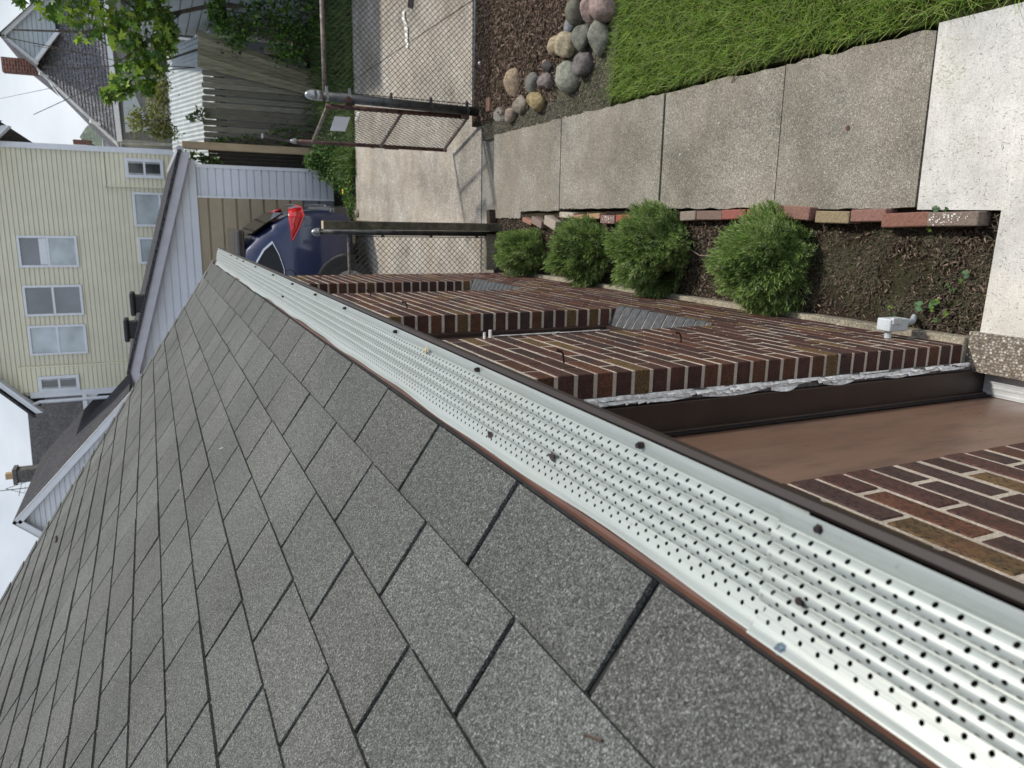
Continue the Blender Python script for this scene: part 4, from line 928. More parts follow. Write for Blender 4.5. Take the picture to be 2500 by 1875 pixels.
# ================================================================== SUV
def suv():
    # local: x forward from rear bumper (0) to 5.2, y left(+)/right, z up
    t=thing('suv',(0,0,0),'dark blue SUV parked against the tan garage door, seen from its rear corner','car')
    L=5.1; prof=[ # x, z_low, z_belt, z_top, halfwidth belt, halfwidth top
     (0.00,.42,.80,.84,.82,.76),(.03,.36,.98,1.04,.92,.84),(.09,.32,1.14,1.22,.96,.86),(.22,.30,1.20,1.44,.985,.82),(.38,.30,1.22,1.66,.99,.79),(.58,.30,1.22,1.83,1.0,.77),
     (1.1,.30,1.21,1.88,1.0,.77),(1.9,.30,1.20,1.90,1.0,.77),(2.8,.30,1.19,1.88,1.0,.77),(3.3,.30,1.18,1.76,1.0,.74),(3.8,.30,1.15,1.30,.99,.80),(4.4,.30,1.12,1.18,.97,.86),(4.9,.32,1.0,1.04,.93,.82),(5.1,.40,.80,.82,.84,.74)]
    m=MB(); fine=[]
    for a_,b_ in zip(prof[:-1],prof[1:]):
        for q in range(3): fine.append(tuple(u+(w-u)*q/3 for u,w in zip(a_,b_)))
    fine.append(prof[-1]); n=len(fine); ring=[]
    for (x,zl,zb,zt,wb,wt) in fine:
        zm=(zl+zb)/2
        r=[(x,-wb*.93,zl),(x,-wb*1.0,zl+.10),(x,-wb*1.015,zm),(x,-wb*1.0,zb-.05),(x,-wb*.975,zb),(x,-(wb*.5+wt*.5),(zb+zt)/2+.02),(x,-wt,zt-.07*(zt-zb>.3)),(x,-wt*.86,zt),(x,0,zt+.012)]
        r+= [(a,-b,c) for a,b,c in r[-2::-1]]; ring.append(r)
    k=len(ring[0])
    for r in ring: m.v+=r; m.n+=k
    for i in range(n-1):
        for j in range(k-1): m.f.append((i*k+j,i*k+j+1,(i+1)*k+j+1,(i+1)*k+j)); m.mi.append(0); m.c.append((1,1,1))
    m.f.append(tuple(range(k))); m.mi.append(0); m.c.append((1,1,1)); m.f.append(tuple((n-1)*k+j for j in range(k))[::-1]); m.mi.append(0); m.c.append((1,1,1))
    parts=[]
    def P(mb,name,mat,par=None,**kw):
        o=mb.build(name,mat,par or t,**kw); return o
    body=P(m,'body',M['carpaint'],smooth=True)
    sdn=1 # left side local +y faces the camera
    def sidept(x,z,o=.0):
        # approximate side surface of the body at x,z
        for a,b in zip(prof[:-1],prof[1:]):
            if a[0]<=x<=b[0]:
                f=(x-a[0])/(b[0]-a[0]+1e-9); zb=a[2]+(b[2]-a[2])*f; zt=a[3]+(b[3]-a[3])*f; wb=a[4]+(b[4]-a[4])*f; wt=a[5]+(b[5]-a[5])*f
                if z<=zb: y=wb
                else: y=wb+(wt-wb)*min(1,(z-zb)/max(.01,(zt-zb)))
                return (x,(y+o),z)
        return (x,1+o,z)
    def patch(pts,o,mat,name,th=.012):
        for s in (1,-1):
            mb=MB(); q=[sidept(x,z,o) for x,z in pts]; mb.poly([(a,b*s,c) for a,b,c in (q if s>0 else q[::-1])]); ob=P(mb,name,mat); sm=ob.modifiers.new('t','SOLIDIFY'); sm.thickness=th; sm.offset=0
    # rear quarter window with chrome surround, other side windows
    patch([(.44,1.44),(.62,1.36),(.83,1.30),(1.62,1.28),(1.62,1.72),(1.0,1.71),(.72,1.66),(.55,1.56)],.016,M['chrome'],'window_trim',.01)
    patch([(.475,1.44),(.632,1.368),(.835,1.312),(1.58,1.30),(1.58,1.70),(1.01,1.695),(.735,1.645),(.575,1.55)],.026,M['carglass'],'side_window',.01)
    patch([(1.70,1.27),(2.55,1.26),(2.55,1.70),(1.70,1.70)],.020,M['carglass'],'side_window',.01)
    patch([(2.64,1.26),(3.5,1.25),(3.15,1.69),(2.64,1.70)],.020,M['carglass'],'side_window',.01)
    # rear glass wraps the sloping hatch
    mb=MB(); g=[(.075,.86,1.25),(.24,.815,1.50),(.37,.77,1.67),(.37,-.77,1.67),(.24,-.815,1.50),(.075,-.86,1.25)]; mb.add([(x-.01,y,z+.02) for x,y,z in g],[(0,1,4,5),(1,2,3,4)]); ob=P(mb,'rear_window',M['carglass']); ob.modifiers.new('t','SOLIDIFY').thickness=.02
    mb=MB(); mb.box(.30,.98,-.72,.72,1.79,1.895); ob=P(mb,'spoiler',M['carblack']); bevel(ob,.03,3)
    for s in (1,-1):
        mb=MB(); fx=.07 if s<0 else 0; up=[(-.03+fx,.64,1.15),(.0+fx,.90,1.20),(.10,1.0,1.215),(.26,1.012,1.20),(.44,1.016,1.19)]; lo=[(-.055+fx,.64,1.06),(-.03+fx,.90,1.02),(.08,1.0,1.0),(.24,1.012,1.07),(.43,1.016,1.175)]
        v=[(a,s*b,c) for a,b,c in up]+[(a,s*b,c) for a,b,c in lo]; mb.add(v,[(q,q+1,q+6,q+5) for q in range(4)]); ob=P(mb,'tail_lamp',M['red_lamp'],smooth=True); ob.modifiers.new('t','SOLIDIFY').thickness=.03
        mb=MB(); mb.tube([(a-.008,s*(b+.008),c) for a,b,c in lo],.007,5); mb.tube([(.10,s*1.006,1.20),(.09,s*1.006,1.02)],.006,5); P(mb,'lamp_edge',M['red_lamp2'],ob)
    mb=MB(); mb.box(-.06,.30,-.93,.93,.34,.62); ob=P(mb,'rear_bumper',M['carblack']); bevel(ob,.07,4)
    mb=MB(); mb.tube([(-.065,-.8,.66),(-.075,0,.67),(-.065,.8,.66)],.014,6); P(mb,'bumper_trim',M['chrome'])
    mb=MB(); mb.tube([(-.055,-.42,1.02),(-.065,0,1.03),(-.055,.42,1.02)],.018,6); P(mb,'hatch_trim',M['chrome'])
    for s in (1,-1):
        mb=MB(); mb.tube([(1.1,s*.72,1.90),(3.0,s*.72,1.92)],.018,6); P(mb,'roof_rail',M['carblack'])
    for x in (1.12,4.05):
        for s in (1,-1):
            mb=MB(); # arch lip
            pts=[(x+.50*cos(a),s*1.012,.37+.50*sin(a)) for a in [PI*k/16 for k in range(17)]]
            mb.tube(pts,.022,6); P(mb,'wheel_arch',M['carblack'])
            mb=MB(); mb.poly([(x+.49*cos(a),s*1.021,.37+.49*sin(a)) for a in [PI*k/16 for k in range(17)]]+[(x-.49,s*1.021,.28),(x+.49,s*1.021,.28)]); P(mb,'arch_liner',M['tyre'])
            mb=MB(); mb.tube([(x,s*.80,.37),(x,s*1.045,.37)],.385,32); w=P(mb,'wheel',M['tyre']); bevel(w,.03,3)
            mb=MB(); mb.tube([(x,s*1.035,.37),(x,s*1.052,.37)],.265,28)
            for q in range(6):
                a=q*PI/3; mb.obox((x+.13*cos(a),s*1.056,.37+.13*sin(a)),(.12*cos(a),0,.12*sin(a)),(0,.008,0),(-.028*sin(a),0,.028*cos(a)))
            P(mb,'rim',M['rim'],w)
    return t
car=suv()
# heading -X, left side towards the camera
car.location=(.585,12.16,-.13); car.rotation_euler=(0,0,R(180-.6))

# ================================================================== GARAGE (white siding, tan door)
def siding(mb,pts_fn,z0,z1,step,y,xl,xr,out=-1,depth=.012):
    """lapped boards facing -Y between x limits xl(z), xr(z)"""
    z=z0
    while z<z1-.001:
        zt=min(z+step,z1); a0,a1=xl(z),xr(z); b0,b1=xl(zt),xr(zt)
        if a1>a0:
            g=step*.17; zm=max(z,zt-g); f=(zm-z)/(zt-z); c0=a0+(b0-a0)*f; c1=a1+(b1-a1)*f
            mb.quad((a0,y-depth,z),(a1,y-depth,z),(c1,y-depth*.7,zm),(c0,y-depth*.7,zm)); mb.quad((c0,y-depth*.7,zm),(c1,y-depth*.7,zm),(c1,y+depth*1.2,zm),(c0,y+depth*1.2,zm))
            mb.quad((c0,y+depth*1.2,zm),(c1,y+depth*1.2,zm),(b1,y+depth*1.2,zt),(b0,y+depth*1.2,zt)); mb.quad((a0,y+depth*1.2,z),(a1,y+depth*1.2,z),(a1,y-depth,z),(a0,y-depth,z))
        z=zt
gr=thing('garage',(-2,14,-.1),'white-sided garage with tan panel door and low gable roof behind the blue SUV','garage')
GY=13.8; pk=(-2.054,3.36); er=(1.46,2.36)
m=MB(); siding(m,None,-.13,2.12,.122,GY,lambda z:.78,lambda z:1.26); m.build('wall',M['white_sid'],gr)
for b_ in ((1.245,1.30,.03),(.765,.795,.045)):
    m=MB(); m.box(b_[0],b_[1],GY-b_[2],GY+.02,-.13,2.12); m.build('corner_trim',M['white_trim'],gr)
m=MB(); m.quad((1.28,GY,-.13),(1.28,20,-.13),(1.28,20,2.3),(1.28,GY,2.3)); m.build('side_wall',M['white_sid'],gr)
slope=(pk[1]-er[1])/(er[0]-pk[0])
def gx1(z): return min(1.36,pk[0]+(pk[1]-.13-z)/slope)
def gx0(z): return max(-5.4,pk[0]-(pk[1]-.13-z)/slope)
m=MB(); siding(m,None,2.12,3.24,.122,GY-.05,gx0,gx1); m.quad((-5.4,GY-.05,2.12),(1.36,GY-.05,2.12),(1.36,GY+.02,2.12),(-5.4,GY+.02,2.12)); m.build('gable',M['white_sid'],gr)
m=MB(); m.box(-4.8,.765,GY+.01,GY+.03,.40,2.12); dz=.0
for z in (.40,.62,.84,1.06,1.28,1.50,1.72,1.94): m.box(-4.8,.765,GY-.034,GY+.012,z+.026,z+.205+.01)
dr_=m.build('garage_door',M['tan_door'],gr)
m=MB(); m.box(-4.8,.765,GY+.01,GY+.03,-.14,.399)
for z in (-.13,.14): m.box(-4.8,.765,GY-.034,GY+.012,z+.01,z+.25)
m.build('lower_panel',M['grey_door'],dr_)
for nm,mt,o1,o2,yy in (('fascia','lilac_trim',-.17,-.02,GY-.30),):
    m=MB()
    for s in (1,-1):
        a=(pk[0],pk[1]); b=(pk[0]+s*(er[0]-pk[0]),er[1])
        v=[(a[0],yy,a[1]+o2),(b[0],yy,b[1]+o2),(b[0],yy,b[1]+o1),(a[0],yy,a[1]+o1)]
        m.poly(v[::s]); m.quad((a[0],yy,a[1]+o1),(b[0],yy,b[1]+o1),(b[0],GY,b[1]+o1),(a[0],GY,a[1]+o1))
    m.build(nm,M[mt],gr)
m=MB()
for s in (1,-1):
    a=(pk[0],pk[1]); b=(pk[0]+s*(er[0]-pk[0]+.03),er[1]-.01); y0=GY-.34; y1=20.5
    m.quad((a[0],y0,a[1]+.02),(b[0],y0,b[1]+.02),(b[0],y1,b[1]+.02),(a[0],y1,a[1]+.02)); m.quad((a[0],y0,a[1]-.03),(b[0],y0,b[1]-.03),(b[0],y0,b[1]+.02),(a[0],y0,a[1]+.02)); m.quad((b[0],y0,b[1]-.03),(b[0],y1,b[1]-.03),(b[0],y1,b[1]+.02),(b[0],y0,b[1]+.02))
m.build('roof',M['shingle_dark'],gr)
for (x,y) in ((-.95,13.75),(-1.40,13.95)):
    m=MB(); z=pk[1]-(x-pk[0])*slope; m.box(x-.14,x+.14,y-.14,y+.14,z-.03,z+.17); m.box(x-.19,x+.19,y-.19,y+.19,z+.12,z+.20); bevel(m.build('roof_vent',M['black'],gr),.03,2)
m=MB(); m.tube([(1.50,GY-.30,2.34),(1.50,20,2.34)],.06,8); m.build('eave_gutter',M['lilac_trim'],gr)

# tan post, leaning pipe, old wooden fence and boards
m=MB(); m.box(1.56,1.68,14.10,14.22,-.1,2.28); o=m.build('square_tan_post',mk_planks('tan_post_wood',.8,1.15,(3,3,.5)),colors=False)
o.data.color_attributes.new('bc','FLOAT_COLOR','CORNER').data.foreach_set('color',np.tile(np.array([.44,.34,.22,1],dtype=np.float32),len(o.data.loops))); bevel(o,.01); tag(o,'tall pale tan square post in front of the dark fence boards','post')
m=MB(); m.tube([(1.68,13.95,-.05),(1.85,14.30,.95)],.032,8); p_=m.build('leaning_pipe',M['bark']); tag(p_,'thin old pipe with white cap leaning against the wooden fence','pipe')
m=MB(); m.tube([(1.85,14.30,.95),(1.853,14.306,.985)],.042,8); m.build('pipe_cap',M['white_trim'],p_)
fn=thing('wooden_fence',(2.2,14.6,-.1),'tall grey rotting board fence with narrow gaps behind the chain link fence','fence')
rr=random.Random(12); x=1.70; i=0
while x<3.02:
    w=.088; m=MB(); k=rr.uniform(.7,1.2); lean=rr.uniform(-.006,.012); z1=1.90+rr.uniform(-.015,.01)-.03*(x-1.7); ch=.02
    c=(.215*k,.203*k,.155*k)
    pr_=[(x,-.15),(x+w,-.15),(x+w+lean,z1-ch),(x+w-ch+lean,z1),(x+ch+lean,z1),(x+lean,z1-ch)]
    f=[(a,14.6,b) for a,b in pr_]; bk=[(a,14.62,b) for a,b in pr_]; m.add(f+bk,[(0,1,2,3,4,5),(11,10,9,8,7,6)]+[(q,q+6,(q+1)%6+6,(q+1)%6) for q in range(6)],0,c)
    m.build('board',M['plankwood'],fn,colors=True); x+=w+rr.choice([.006,.014,.018])
m=MB(); m.box(1.6,3.3,14.625,14.67,1.50,1.60,0,(.07,.065,.05)); m.box(1.6,3.3,14.625,14.67,.5,.6,0,(.07,.065,.05)); m.build('rail',M['plankwood'],fn,colors=True)
m=MB()
for i in range(6):
    x=1.29+i*.062; k=rr.uniform(.6,1.1); m.box(x,x+.058,14.5,14.52,-.15,1.85,0,(.07*k,.062*k,.052*k))
o=m.build('dark_boards',M['plankwood'],colors=True); tag(o,'dark narrow boards between the white garage and the tan post','fence')
fl=thing('leaning_fence_panel',(3.2,14.5,-.1),'leaning panel of greenish grey boards at the right of the wooden fence','fence')
for i in range(6):
    m=MB(); k=rr.uniform(.75,1.25); t0=i/6; t1=(i+1)/6-.01
    def LP(t,z): return (2.60+.38*t+ (z+.1)/2.05*(.33+.22*t),14.52-.04*t,z)
    zt=1.93-.05*t0
    m.quad(LP(t0,-.12),LP(t1,-.12),LP(t1,zt),LP(t0,zt),0,(.24*k,.225*k,.15*k)); b=m.build('board',M['plankwood'],fl,colors=True); b.modifiers.new('t','SOLIDIFY').thickness=.02
m=MB(); m.obox((3.28,14.3,.45),(.05,0,.01),(0,.02,0),(-.03,0,.42),0,(.20,.17,.13)); tag(m.build('broken_board',M['plankwood'],colors=True),'loose broken board standing in the ivy right of the leaning panel','board')

# shed with corrugated roof behind the wooden fence, blue grey sided building at right
sh=thing('shed',(2.8,17,-.1),'low shed with white corrugated roof just behind the wooden fence','shed')
m=MB(); nx=124; 
for i in range(nx):
    xa=1.2+2.7*i/nx; xb=1.2+2.7*(i+1)/nx; za=.010*sin(i*PI/2); zb=.010*sin((i+1)*PI/2)
    m.quad((xa,16.2,1.55+za),(xb,16.2,1.55+zb),(xb,18.6,2.28+zb),(xa,18.6,2.28+za))
m.build('roof',M['corr'],sh,smooth=False)
m=MB(); m.box(1.3,3.8,16.3,18.5,-.2,1.5); m.build('wall',M['grey_sid'],sh)
bl=thing('blue_grey_building',(4.8,16,0),'pale blue-grey sided building at the right, overgrown with leaves','building')
m=MB(); z=-.2
while z<2.9:
    m.quad((4.2-.02,11.5,z),(4.2-.02,18.3,z),(4.2-.01,18.3,z+.165),(4.2-.01,11.5,z+.165)); m.quad((4.23,11.5,z),(4.23,18.3,z),(4.2-.02,18.3,z),(4.2-.02,11.5,z)); m.quad((4.23,11.5,z+.165),(4.23,18.3,z+.165),(4.19,18.3,z+.165),(4.19,11.5,z+.165)); z+=.19
m.box(4.225,8,11.5,18.3,-.2,2.9); m.build('wall',M['blue_sid'],bl)
m=MB(); m.box(3.95,8.2,11.3,18.5,2.95,3.02); m.build('roof',M['shingle_old'],bl)

# ================================================================== CREAM HOUSE
ch=thing('cream_house',(-1,22,0),'three-storey cream vinyl-sided house with white framed windows','house')
CY=22.0
def cx0(z): return -4.05 if z<6.0 else -4.05+(z-6.0)*.62/.60
def cx1(z): return 2.08 if z<6.0 else 2.08-(z-6.0)*.62/.60
m=MB(); siding(m,None,-.2,8.9,.104,CY,cx0,cx1,depth=.014); 
m.quad((2.08,CY,-.2),(2.08,30,-.2),(2.08,30,6),(2.08,CY,6)); m.quad((-4.05,CY,-.2),(-4.05,30,-.2),(-4.05,30,6),(-4.05,CY,6)); m.build('wall',M['cream_sid'],ch)
m=MB(); siding(m,None,-.2,3.76,.104,CY-.06,lambda z:1.20,lambda z:2.0,depth=.014); m.build('side_bay',M['cream_lit'],ch)
m=MB(); siding(m,None,-.2,6.1,.104,CY-.06,lambda z:-3.95,lambda z:-3.31,depth=.014); m.build('side_bay',M['cream_lit'],ch)
m=MB(); m.box(1.17,1.205,CY-.085,CY,-.2,3.78); m.box(1.17,2.0,CY-.085,CY,3.76,3.80); m.build('bay_trim',M['cream_lit'],ch)
m=MB(); m.box(-3.325,-3.29,CY-.085,CY,-.2,6.1); m.build('bay_trim',M['cream_lit'],ch)
for b_ in ((2.0,2.13,6.2),(-4.10,-3.95,5.9)):
    m=MB(); m.box(b_[0],b_[1],CY-.10,CY+.05,-.2,b_[2]); m.build('corner_trim',M['white_trim'],ch)
m=MB(); m.tube([(-4.20,CY-.12,-.2),(-4.20,CY-.12,5.7),(-4.28,CY-.25,5.95)],.045,8); m.build('downspout',M['white_trim'],ch)
m=MB()
for s in (1,-1):
    a=(-.985,8.95+.15); b=(-.985+s*3.45,5.80)
    m.add([(a[0],CY-.35,a[1]),(b[0],CY-.35,b[1]),(b[0],CY-.35,b[1]-.16),(a[0],CY-.35,a[1]-.16)],[(0,1,2,3)])
    m.add([(a[0],CY-.35,a[1]-.16),(b[0],CY-.35,b[1]-.16),(b[0],CY,b[1]-.16),(a[0],CY,a[1]-.16)],[(0,1,2,3)])
m.build('fascia',M['white_trim'],ch)
m=MB()
for s in (1,-1):
    a=(-.985,9.18); b=(-.985+s*3.55,5.84); m.quad((a[0],CY-.4,a[1]),(b[0],CY-.4,b[1]),(b[0],31,b[1]),(a[0],31,a[1])); m.quad((a[0],CY-.4,a[1]-.08),(b[0],CY-.4,b[1]-.08),(b[0],CY-.4,b[1]),(a[0],CY-.4,a[1]))
m.build('roof',M['shingle_dark'],ch)
def hwin(xl,xr,zb,zt,gl,y=CY,fr=.055,sash='h',proud=.06):
    m=MB(); yy=y-proud
    m.box(xl,xr,yy,y,zt-fr,zt); m.box(xl,xr,yy,y,zb,zb+fr); m.box(xl,xl+fr,yy,y,zb+fr,zt-fr); m.box(xr-fr,xr,yy,y,zb+fr,zt-fr)
    zm=(zb+zt)/2; m.box(xl+fr,xr-fr,yy+.015,y,zm-.025,zm+.025)
    f=m.build('window',M['white_trim'],ch)
    m=MB(); m.box(xl+fr,xr-fr,y-.02,y-.016,zm+.025,zt-fr); m.build('pane',M[gl[0]],f)
    m=MB(); m.box(xl+fr,xr-fr,y-.028,y-.024,zb+fr,zm-.025); m.build('pane',M[gl[1]],f)
    return f
f=hwin(-.825,-.055,4.53,5.81,('glass_grey','glass_light')); m=MB(); m.box(-.76,-.12,CY-.033,CY-.030,5.20,5.36); m.build('curtain',M['white_trim'],f)
hwin(-2.03,-1.265,4.53,5.81,('glass_grey','glass_grey')); hwin(-3.02,-2.265,4.53,5.80,('glass_light','glass_light'))
def swin(xl,xr,zb,zt):
    f=hwin(xl,xr,zb,zt,('glass_dark','glass_dark'),CY-.06,.075,proud=.07); m=MB(); y=CY-.105
    m.box(xl+.075,xl+.12,y,y+.03,zb+.08,zt-.08); m.box(xr-.12,xr-.075,y,y+.03,zb+.08,zt-.08); m.build('inner_frame',M['grey_trim'],f)
swin(-4.0+.05,-3.555,4.79,5.695); swin(1.40,1.875,2.43,3.31)
hwin(.195,1.05,1.95,3.20,('glass_light','glass_light')); hwin(-.755,-.075,1.95,3.16,('glass_light','glass_grey'))

# ================================================================== GREY HOUSE (right, behind)
gh=thing('grey_house',(5,28,0),'old grey shingled house with white dutch gable behind the maple leaves','house')
HYY=28.0
m=MB(); k=0
# front roof slope from eave to ridge, hip on the left; overlapped course bands
e0=(2.60,26.6,3.48); e1=(9.5,26.6,3.62); t0=(4.86,28.4,5.56); t1=(9.5,28.4,5.70)
N=22
for i in range(N):
    a=i/N; b=(i+1)/N; f=lambda p,q,t:tuple(p[j]+(q[j]-p[j])*t for j in range(3))
    p0=f(e0,t0,a);p1=f(e1,t1,a);q0=f(e0,t0,b);q1=f(e1,t1,b); up=(0,-.02,.02)
    m.quad(tuple(p0[j]+up[j] for j in range(3)),tuple(p1[j]+up[j] for j in range(3)),q1,q0); m.quad(p0,p1,tuple(p1[j]+up[j] for j in range(3)),tuple(p0[j]+up[j] for j in range(3)))
    mm_=(e1[0]-e0[0])
# left hip slope
m.poly([e0,t0,(4.86,34,5.56),(2.4,34.5,3.4)])
m.build('roof',M['shingle_old'],gh)
m=MB(); pA=Vector(e0); pB=Vector(t0)
m.obox(tuple((pA+pB)/2+Vector((-.05,0,.03))),tuple((pB-pA)/2),(.09,.02,.03),(0,-.02,.03)); m.build('hip_cap',M['grey_trim'],gh)
m=MB(); 
def wx0(z): return 4.90+(z-5.56)*(5.50-4.90)/(6.22-5.56) if z>5.56 else 4.90+(5.56-z)*1.2
def wx1(z): return 6.9-(z-4.9)*1.05
siding(m,None,4.95,6.2,.12,27.6,wx0,wx1); m.build('gable',M['blue_sid'],gh)
m=MB()
for (a,b) in (((4.80,5.50),(5.50,6.30)),((5.50,6.30),(6.9,4.95)),((4.90,5.52),(5.80,4.86))):
    d=Vector((b[0]-a[0],0,b[1]-a[1])); n_=Vector((-d.z,0,d.x)).normalized()*.05; mid=Vector(((a[0]+b[0])/2,27.5,(a[1]+b[1])/2)); m.obox(tuple(mid),tuple(d/2),(0,.07,0),tuple(n_))
m.build('gable_trim',M['white_trim'],gh)
m=MB(); m.quad((4.75,27.3,5.52),(5.5,27.3,6.38),(5.5,34,6.38),(4.75,34,5.52)); m.quad((5.5,27.3,6.38),(7,27.3,4.9),(7,34,4.9),(5.5,34,6.38)); m.build('gable_roof',M['shingle_old'],gh)
m=MB(); m.obox(((2.65+9.5)/2,26.5,3.54),((9.5-2.65)/2,0,.06),(0,.07,0),(0,0,.07)); m.build('eave_gutter',M['white_trim'],gh)
m=MB(); siding(m,None,-.2,3.48,.12,27.0,lambda z:2.75,lambda z:9.5); m.quad((2.75,27,-.2),(2.75,34,-.2),(2.75,34,3.5),(2.75,27,3.5)); m.build('wall',M['grey_sid'],gh)
m=MB(); m.poly([(2.9,26.3,3.3),(3.9,26.3,3.3),(4.25,26.3,3.05),(3.0,26.3,2.60)][::-1]); m.build('porch_gable',M['blue_sid'],gh)
m=MB(); m.box(2.85,9.5,26.9,26.98,2.55,2.68); m.box(2.95,3.1,26.8,26.98,.6,2.5); m.box(4.5,4.62,26.9,26.98,.6,2.55); m.box(5.5,5.62,26.9,26.98,.6,2.55); m.build('wall_trim',M['grey_trim'],gh)
for xx in (4.75,5.8):
    m=MB(); m.box(xx,xx+.55,26.88,26.99,1.1,2.3); f=m.build('window',M['white_trim'],gh); m=MB(); m.box(xx+.07,xx+.48,26.86,26.879,1.18,2.22); m.build('pane',M['glass_dark'],f)
m=MB(); m.box(4.70,5.12,28.7,29.1,4.6,6.56); m.build('chimney',M['chim_red'],gh)
for (x,z,y) in ((4.60,5.40,28.2),(3.18,4.10,27.0)):
    m=MB(); m.tube([(x-.04,y,z-.12),(x+.04,y-.1,z+.14)],.05,8); m.build('vent_pipe',M['white_trim'],gh)
m=MB(); m.tube([(2.62,26.55,3.45),(2.64,26.7,2.9),(2.66,26.7,-.2)],.05,8); m.build('downspout',M['grey_trim'],gh)
# tiny far house
fh=thing('far_house',(4,40,3),'small far house with greenish roof and red chimney between the cream and grey houses','house')
m=MB(); m.quad((3.40,40,4.50),(4.9,40,4.45),(4.50,42,5.20),(4.05,42,5.50)); m.quad((3.40,40,4.50),(4.05,42,5.50),(3.9,44,5.4),(3.2,44,4.5)); m.build('roof',M['shingle_green'],fh)
m=MB(); m.box(3.45,5.2,40.2,44,-.2,4.48); m.build('wall',M['white_sid'],fh)
m=MB(); m.box(3.64,3.84,41.0,41.3,5.0,5.72); m.build('chimney',M['chim_red'],fh)

# ================================================================== HOUSES ON THE LEFT
wh=thing('white_gable_house',(-6,19,0),'house with white siding gable and dark roof showing above the hip roof edge','house')
PK=Vector((-6.296,19,6.096)); ER=Vector((-3.55,19,3.55)); EL=Vector((-8.6,19,3.55))
def vx0(z): return PK.x-(PK.z-.12-z)*(PK.x-EL.x)/(PK.z-EL.z)
def vx1(z): return PK.x+(PK.z-.12-z)*(ER.x-PK.x)/(PK.z-ER.z)
m=MB(); siding(m,None,3.3,5.97,.11,19.15,vx0,vx1); m.box(-8.5,-3.6,19.16,26,-.2,3.4); m.build('wall',M['white_sid'],wh)
m=MB()
for B_ in (ER,EL):
    d=(B_-PK); n_=Vector((-d.z,0,d.x)).normalized(); m.obox(tuple((PK+B_)/2+Vector((0,.0,-.07))),tuple(d/2),(0,.03,0),tuple(n_*.075))
m.build('fascia',M['white_trim'],wh)
m=MB(); YB=24.4; e=.03
m.quad(tuple(PK+Vector((0,-.05,e))),tuple(ER+Vector((0,-.05,e))),(ER.x,YB,ER.z+e),(PK.x,YB,PK.z+e)); m.quad(tuple(PK+Vector((0,-.05,e))),tuple(EL+Vector((0,-.05,e))),(EL.x,YB,EL.z+e),(PK.x,YB,PK.z+e)); m.build('roof',M['shingle_dark'],wh)
m=MB(); m.box(-6.86,-6.50,23.8,24.2,5.5,6.78); m.box(-6.90,-6.46,23.76,24.24,6.70,6.80); m.build('chimney',M['chim_grey'],wh)
m=MB(); m.box(-6.76,-6.60,23.9,24.1,6.80,6.99); m.build('flue_pot',M['pot'],wh)
m=MB(); q=[(-7.05,24,7.4),(-7.05,24,7.0)]; m.tube([(-7.09,24,7.7),(-7.09,24,5.9)],.012,5); m.tube([(-7.05,24,7.03),(-6.92,24,6.55),(-7.24,24,6.60),(-7.05,24,7.03)],.009,5); m.tube([(-7.3,24,6.75),(-6.85,24,6.62)],.008,5); m.build('antenna_mast',M['steel_dark'],wh)
dk=thing('dark_roof_house',(-7,30,0),'house with dark shingle roof and white eave left of the cream house','house')
m=MB(); m.quad((-8.9,30,5.46),(-4.6,30,5.46),(-4.6,32.4,7.45),(-8.9,32.4,7.55)); m.build('roof',M['shingle_dark'],dk)
m=MB(); m.box(-8.9,-4.6,29.95,30.1,5.33,5.46); m.build('fascia',M['white_trim'],dk)
m=MB(); m.box(-8.8,-4.7,30.2,36,-.2,5.35); m.build('wall',M['white_sid'],dk)
m=MB(); rr=random.Random(3)
m.tube([(2.95,30,8.0),(2.9,30,6.9),(2.7,30,6.0)],.02,5); m.tube([(3.1,26,6.6),(2.2,24,6.2),(2.05,22,5.95)],.02,5)
tag(m.build('power_line',M['white_trim']),'thin pale service wires above the corner of the cream house','wire')

# ================================================================== FOLIAGE BEYOND THE FENCE
def lf(name,cen,rad,n,size,cols,seed,par,shape='round',noise=.25):
    """cloud of leaves: each a small pointed or lobed polygon fan"""
    r=np.random.default_rng(seed); cen=np.atleast_2d(cen); rad=np.atleast_2d(rad); k=r.integers(0,len(cen),n)
    u=r.normal(size=(n,3)); u/=np.linalg.norm(u,axis=1)[:,None]; u*=r.uniform(.35,1,n)[:,None]**.5; P=cen[k]+u*rad[k]*(1+r.normal(0,noise,(n,1)))
    nrm=r.normal(size=(n,3))*.75+np.array([.1,-.35,.75]); nrm/=np.linalg.norm(nrm,axis=1)[:,None]; a=np.cross(nrm,r.normal(size=(n,3))); a/=np.linalg.norm(a,axis=1)[:,None]; b=np.cross(nrm,a)
    if shape=='maple':
        ang=np.array([-2.75,-2.1,-1.75,-1.15,-.75,-.42,0,.42,.75,1.15,1.75,2.1,2.75]); rd=np.array([.45,.85,.5,1.05,.5,.62,1.2,.62,.5,1.05,.5,.85,.45])
    else:
        ang=np.array([-2.4,-1.2,0,1.2,2.4]); rd=np.array([.5,.55,1.1,.55,.5])
    s=size*r.uniform(.55,1.25,n); V=[P]
    for an,rr_ in zip(ang,rd):
        V.append(P+(a*np.cos(an)+b*np.sin(an))*(rr_*s)[:,None]+nrm*(-.18*rr_*s)[:,None])
    m_=len(ang)+1; V=np.stack(V,1).reshape(-1,3); q=np.arange(n)[:,None]*m_
    F=np.concatenate([q+np.array([0,j+1,j+2]) for j in range(len(ang)-1)]); cc=np.array(cols)[r.integers(0,len(cols),n)]*r.uniform(.65,1.35,(n,1)); col=np.tile(cc,(len(ang)-1,1))
    return fastmesh(name,V,F,M['leafy'],par,col)
MG=[(.10,.20,.03),(.17,.29,.04),(.07,.15,.03),(.30,.42,.05),(.40,.50,.08),(.13,.21,.07)]
DG=[(.05,.11,.022),(.075,.16,.03),(.035,.08,.018),(.11,.20,.04)]
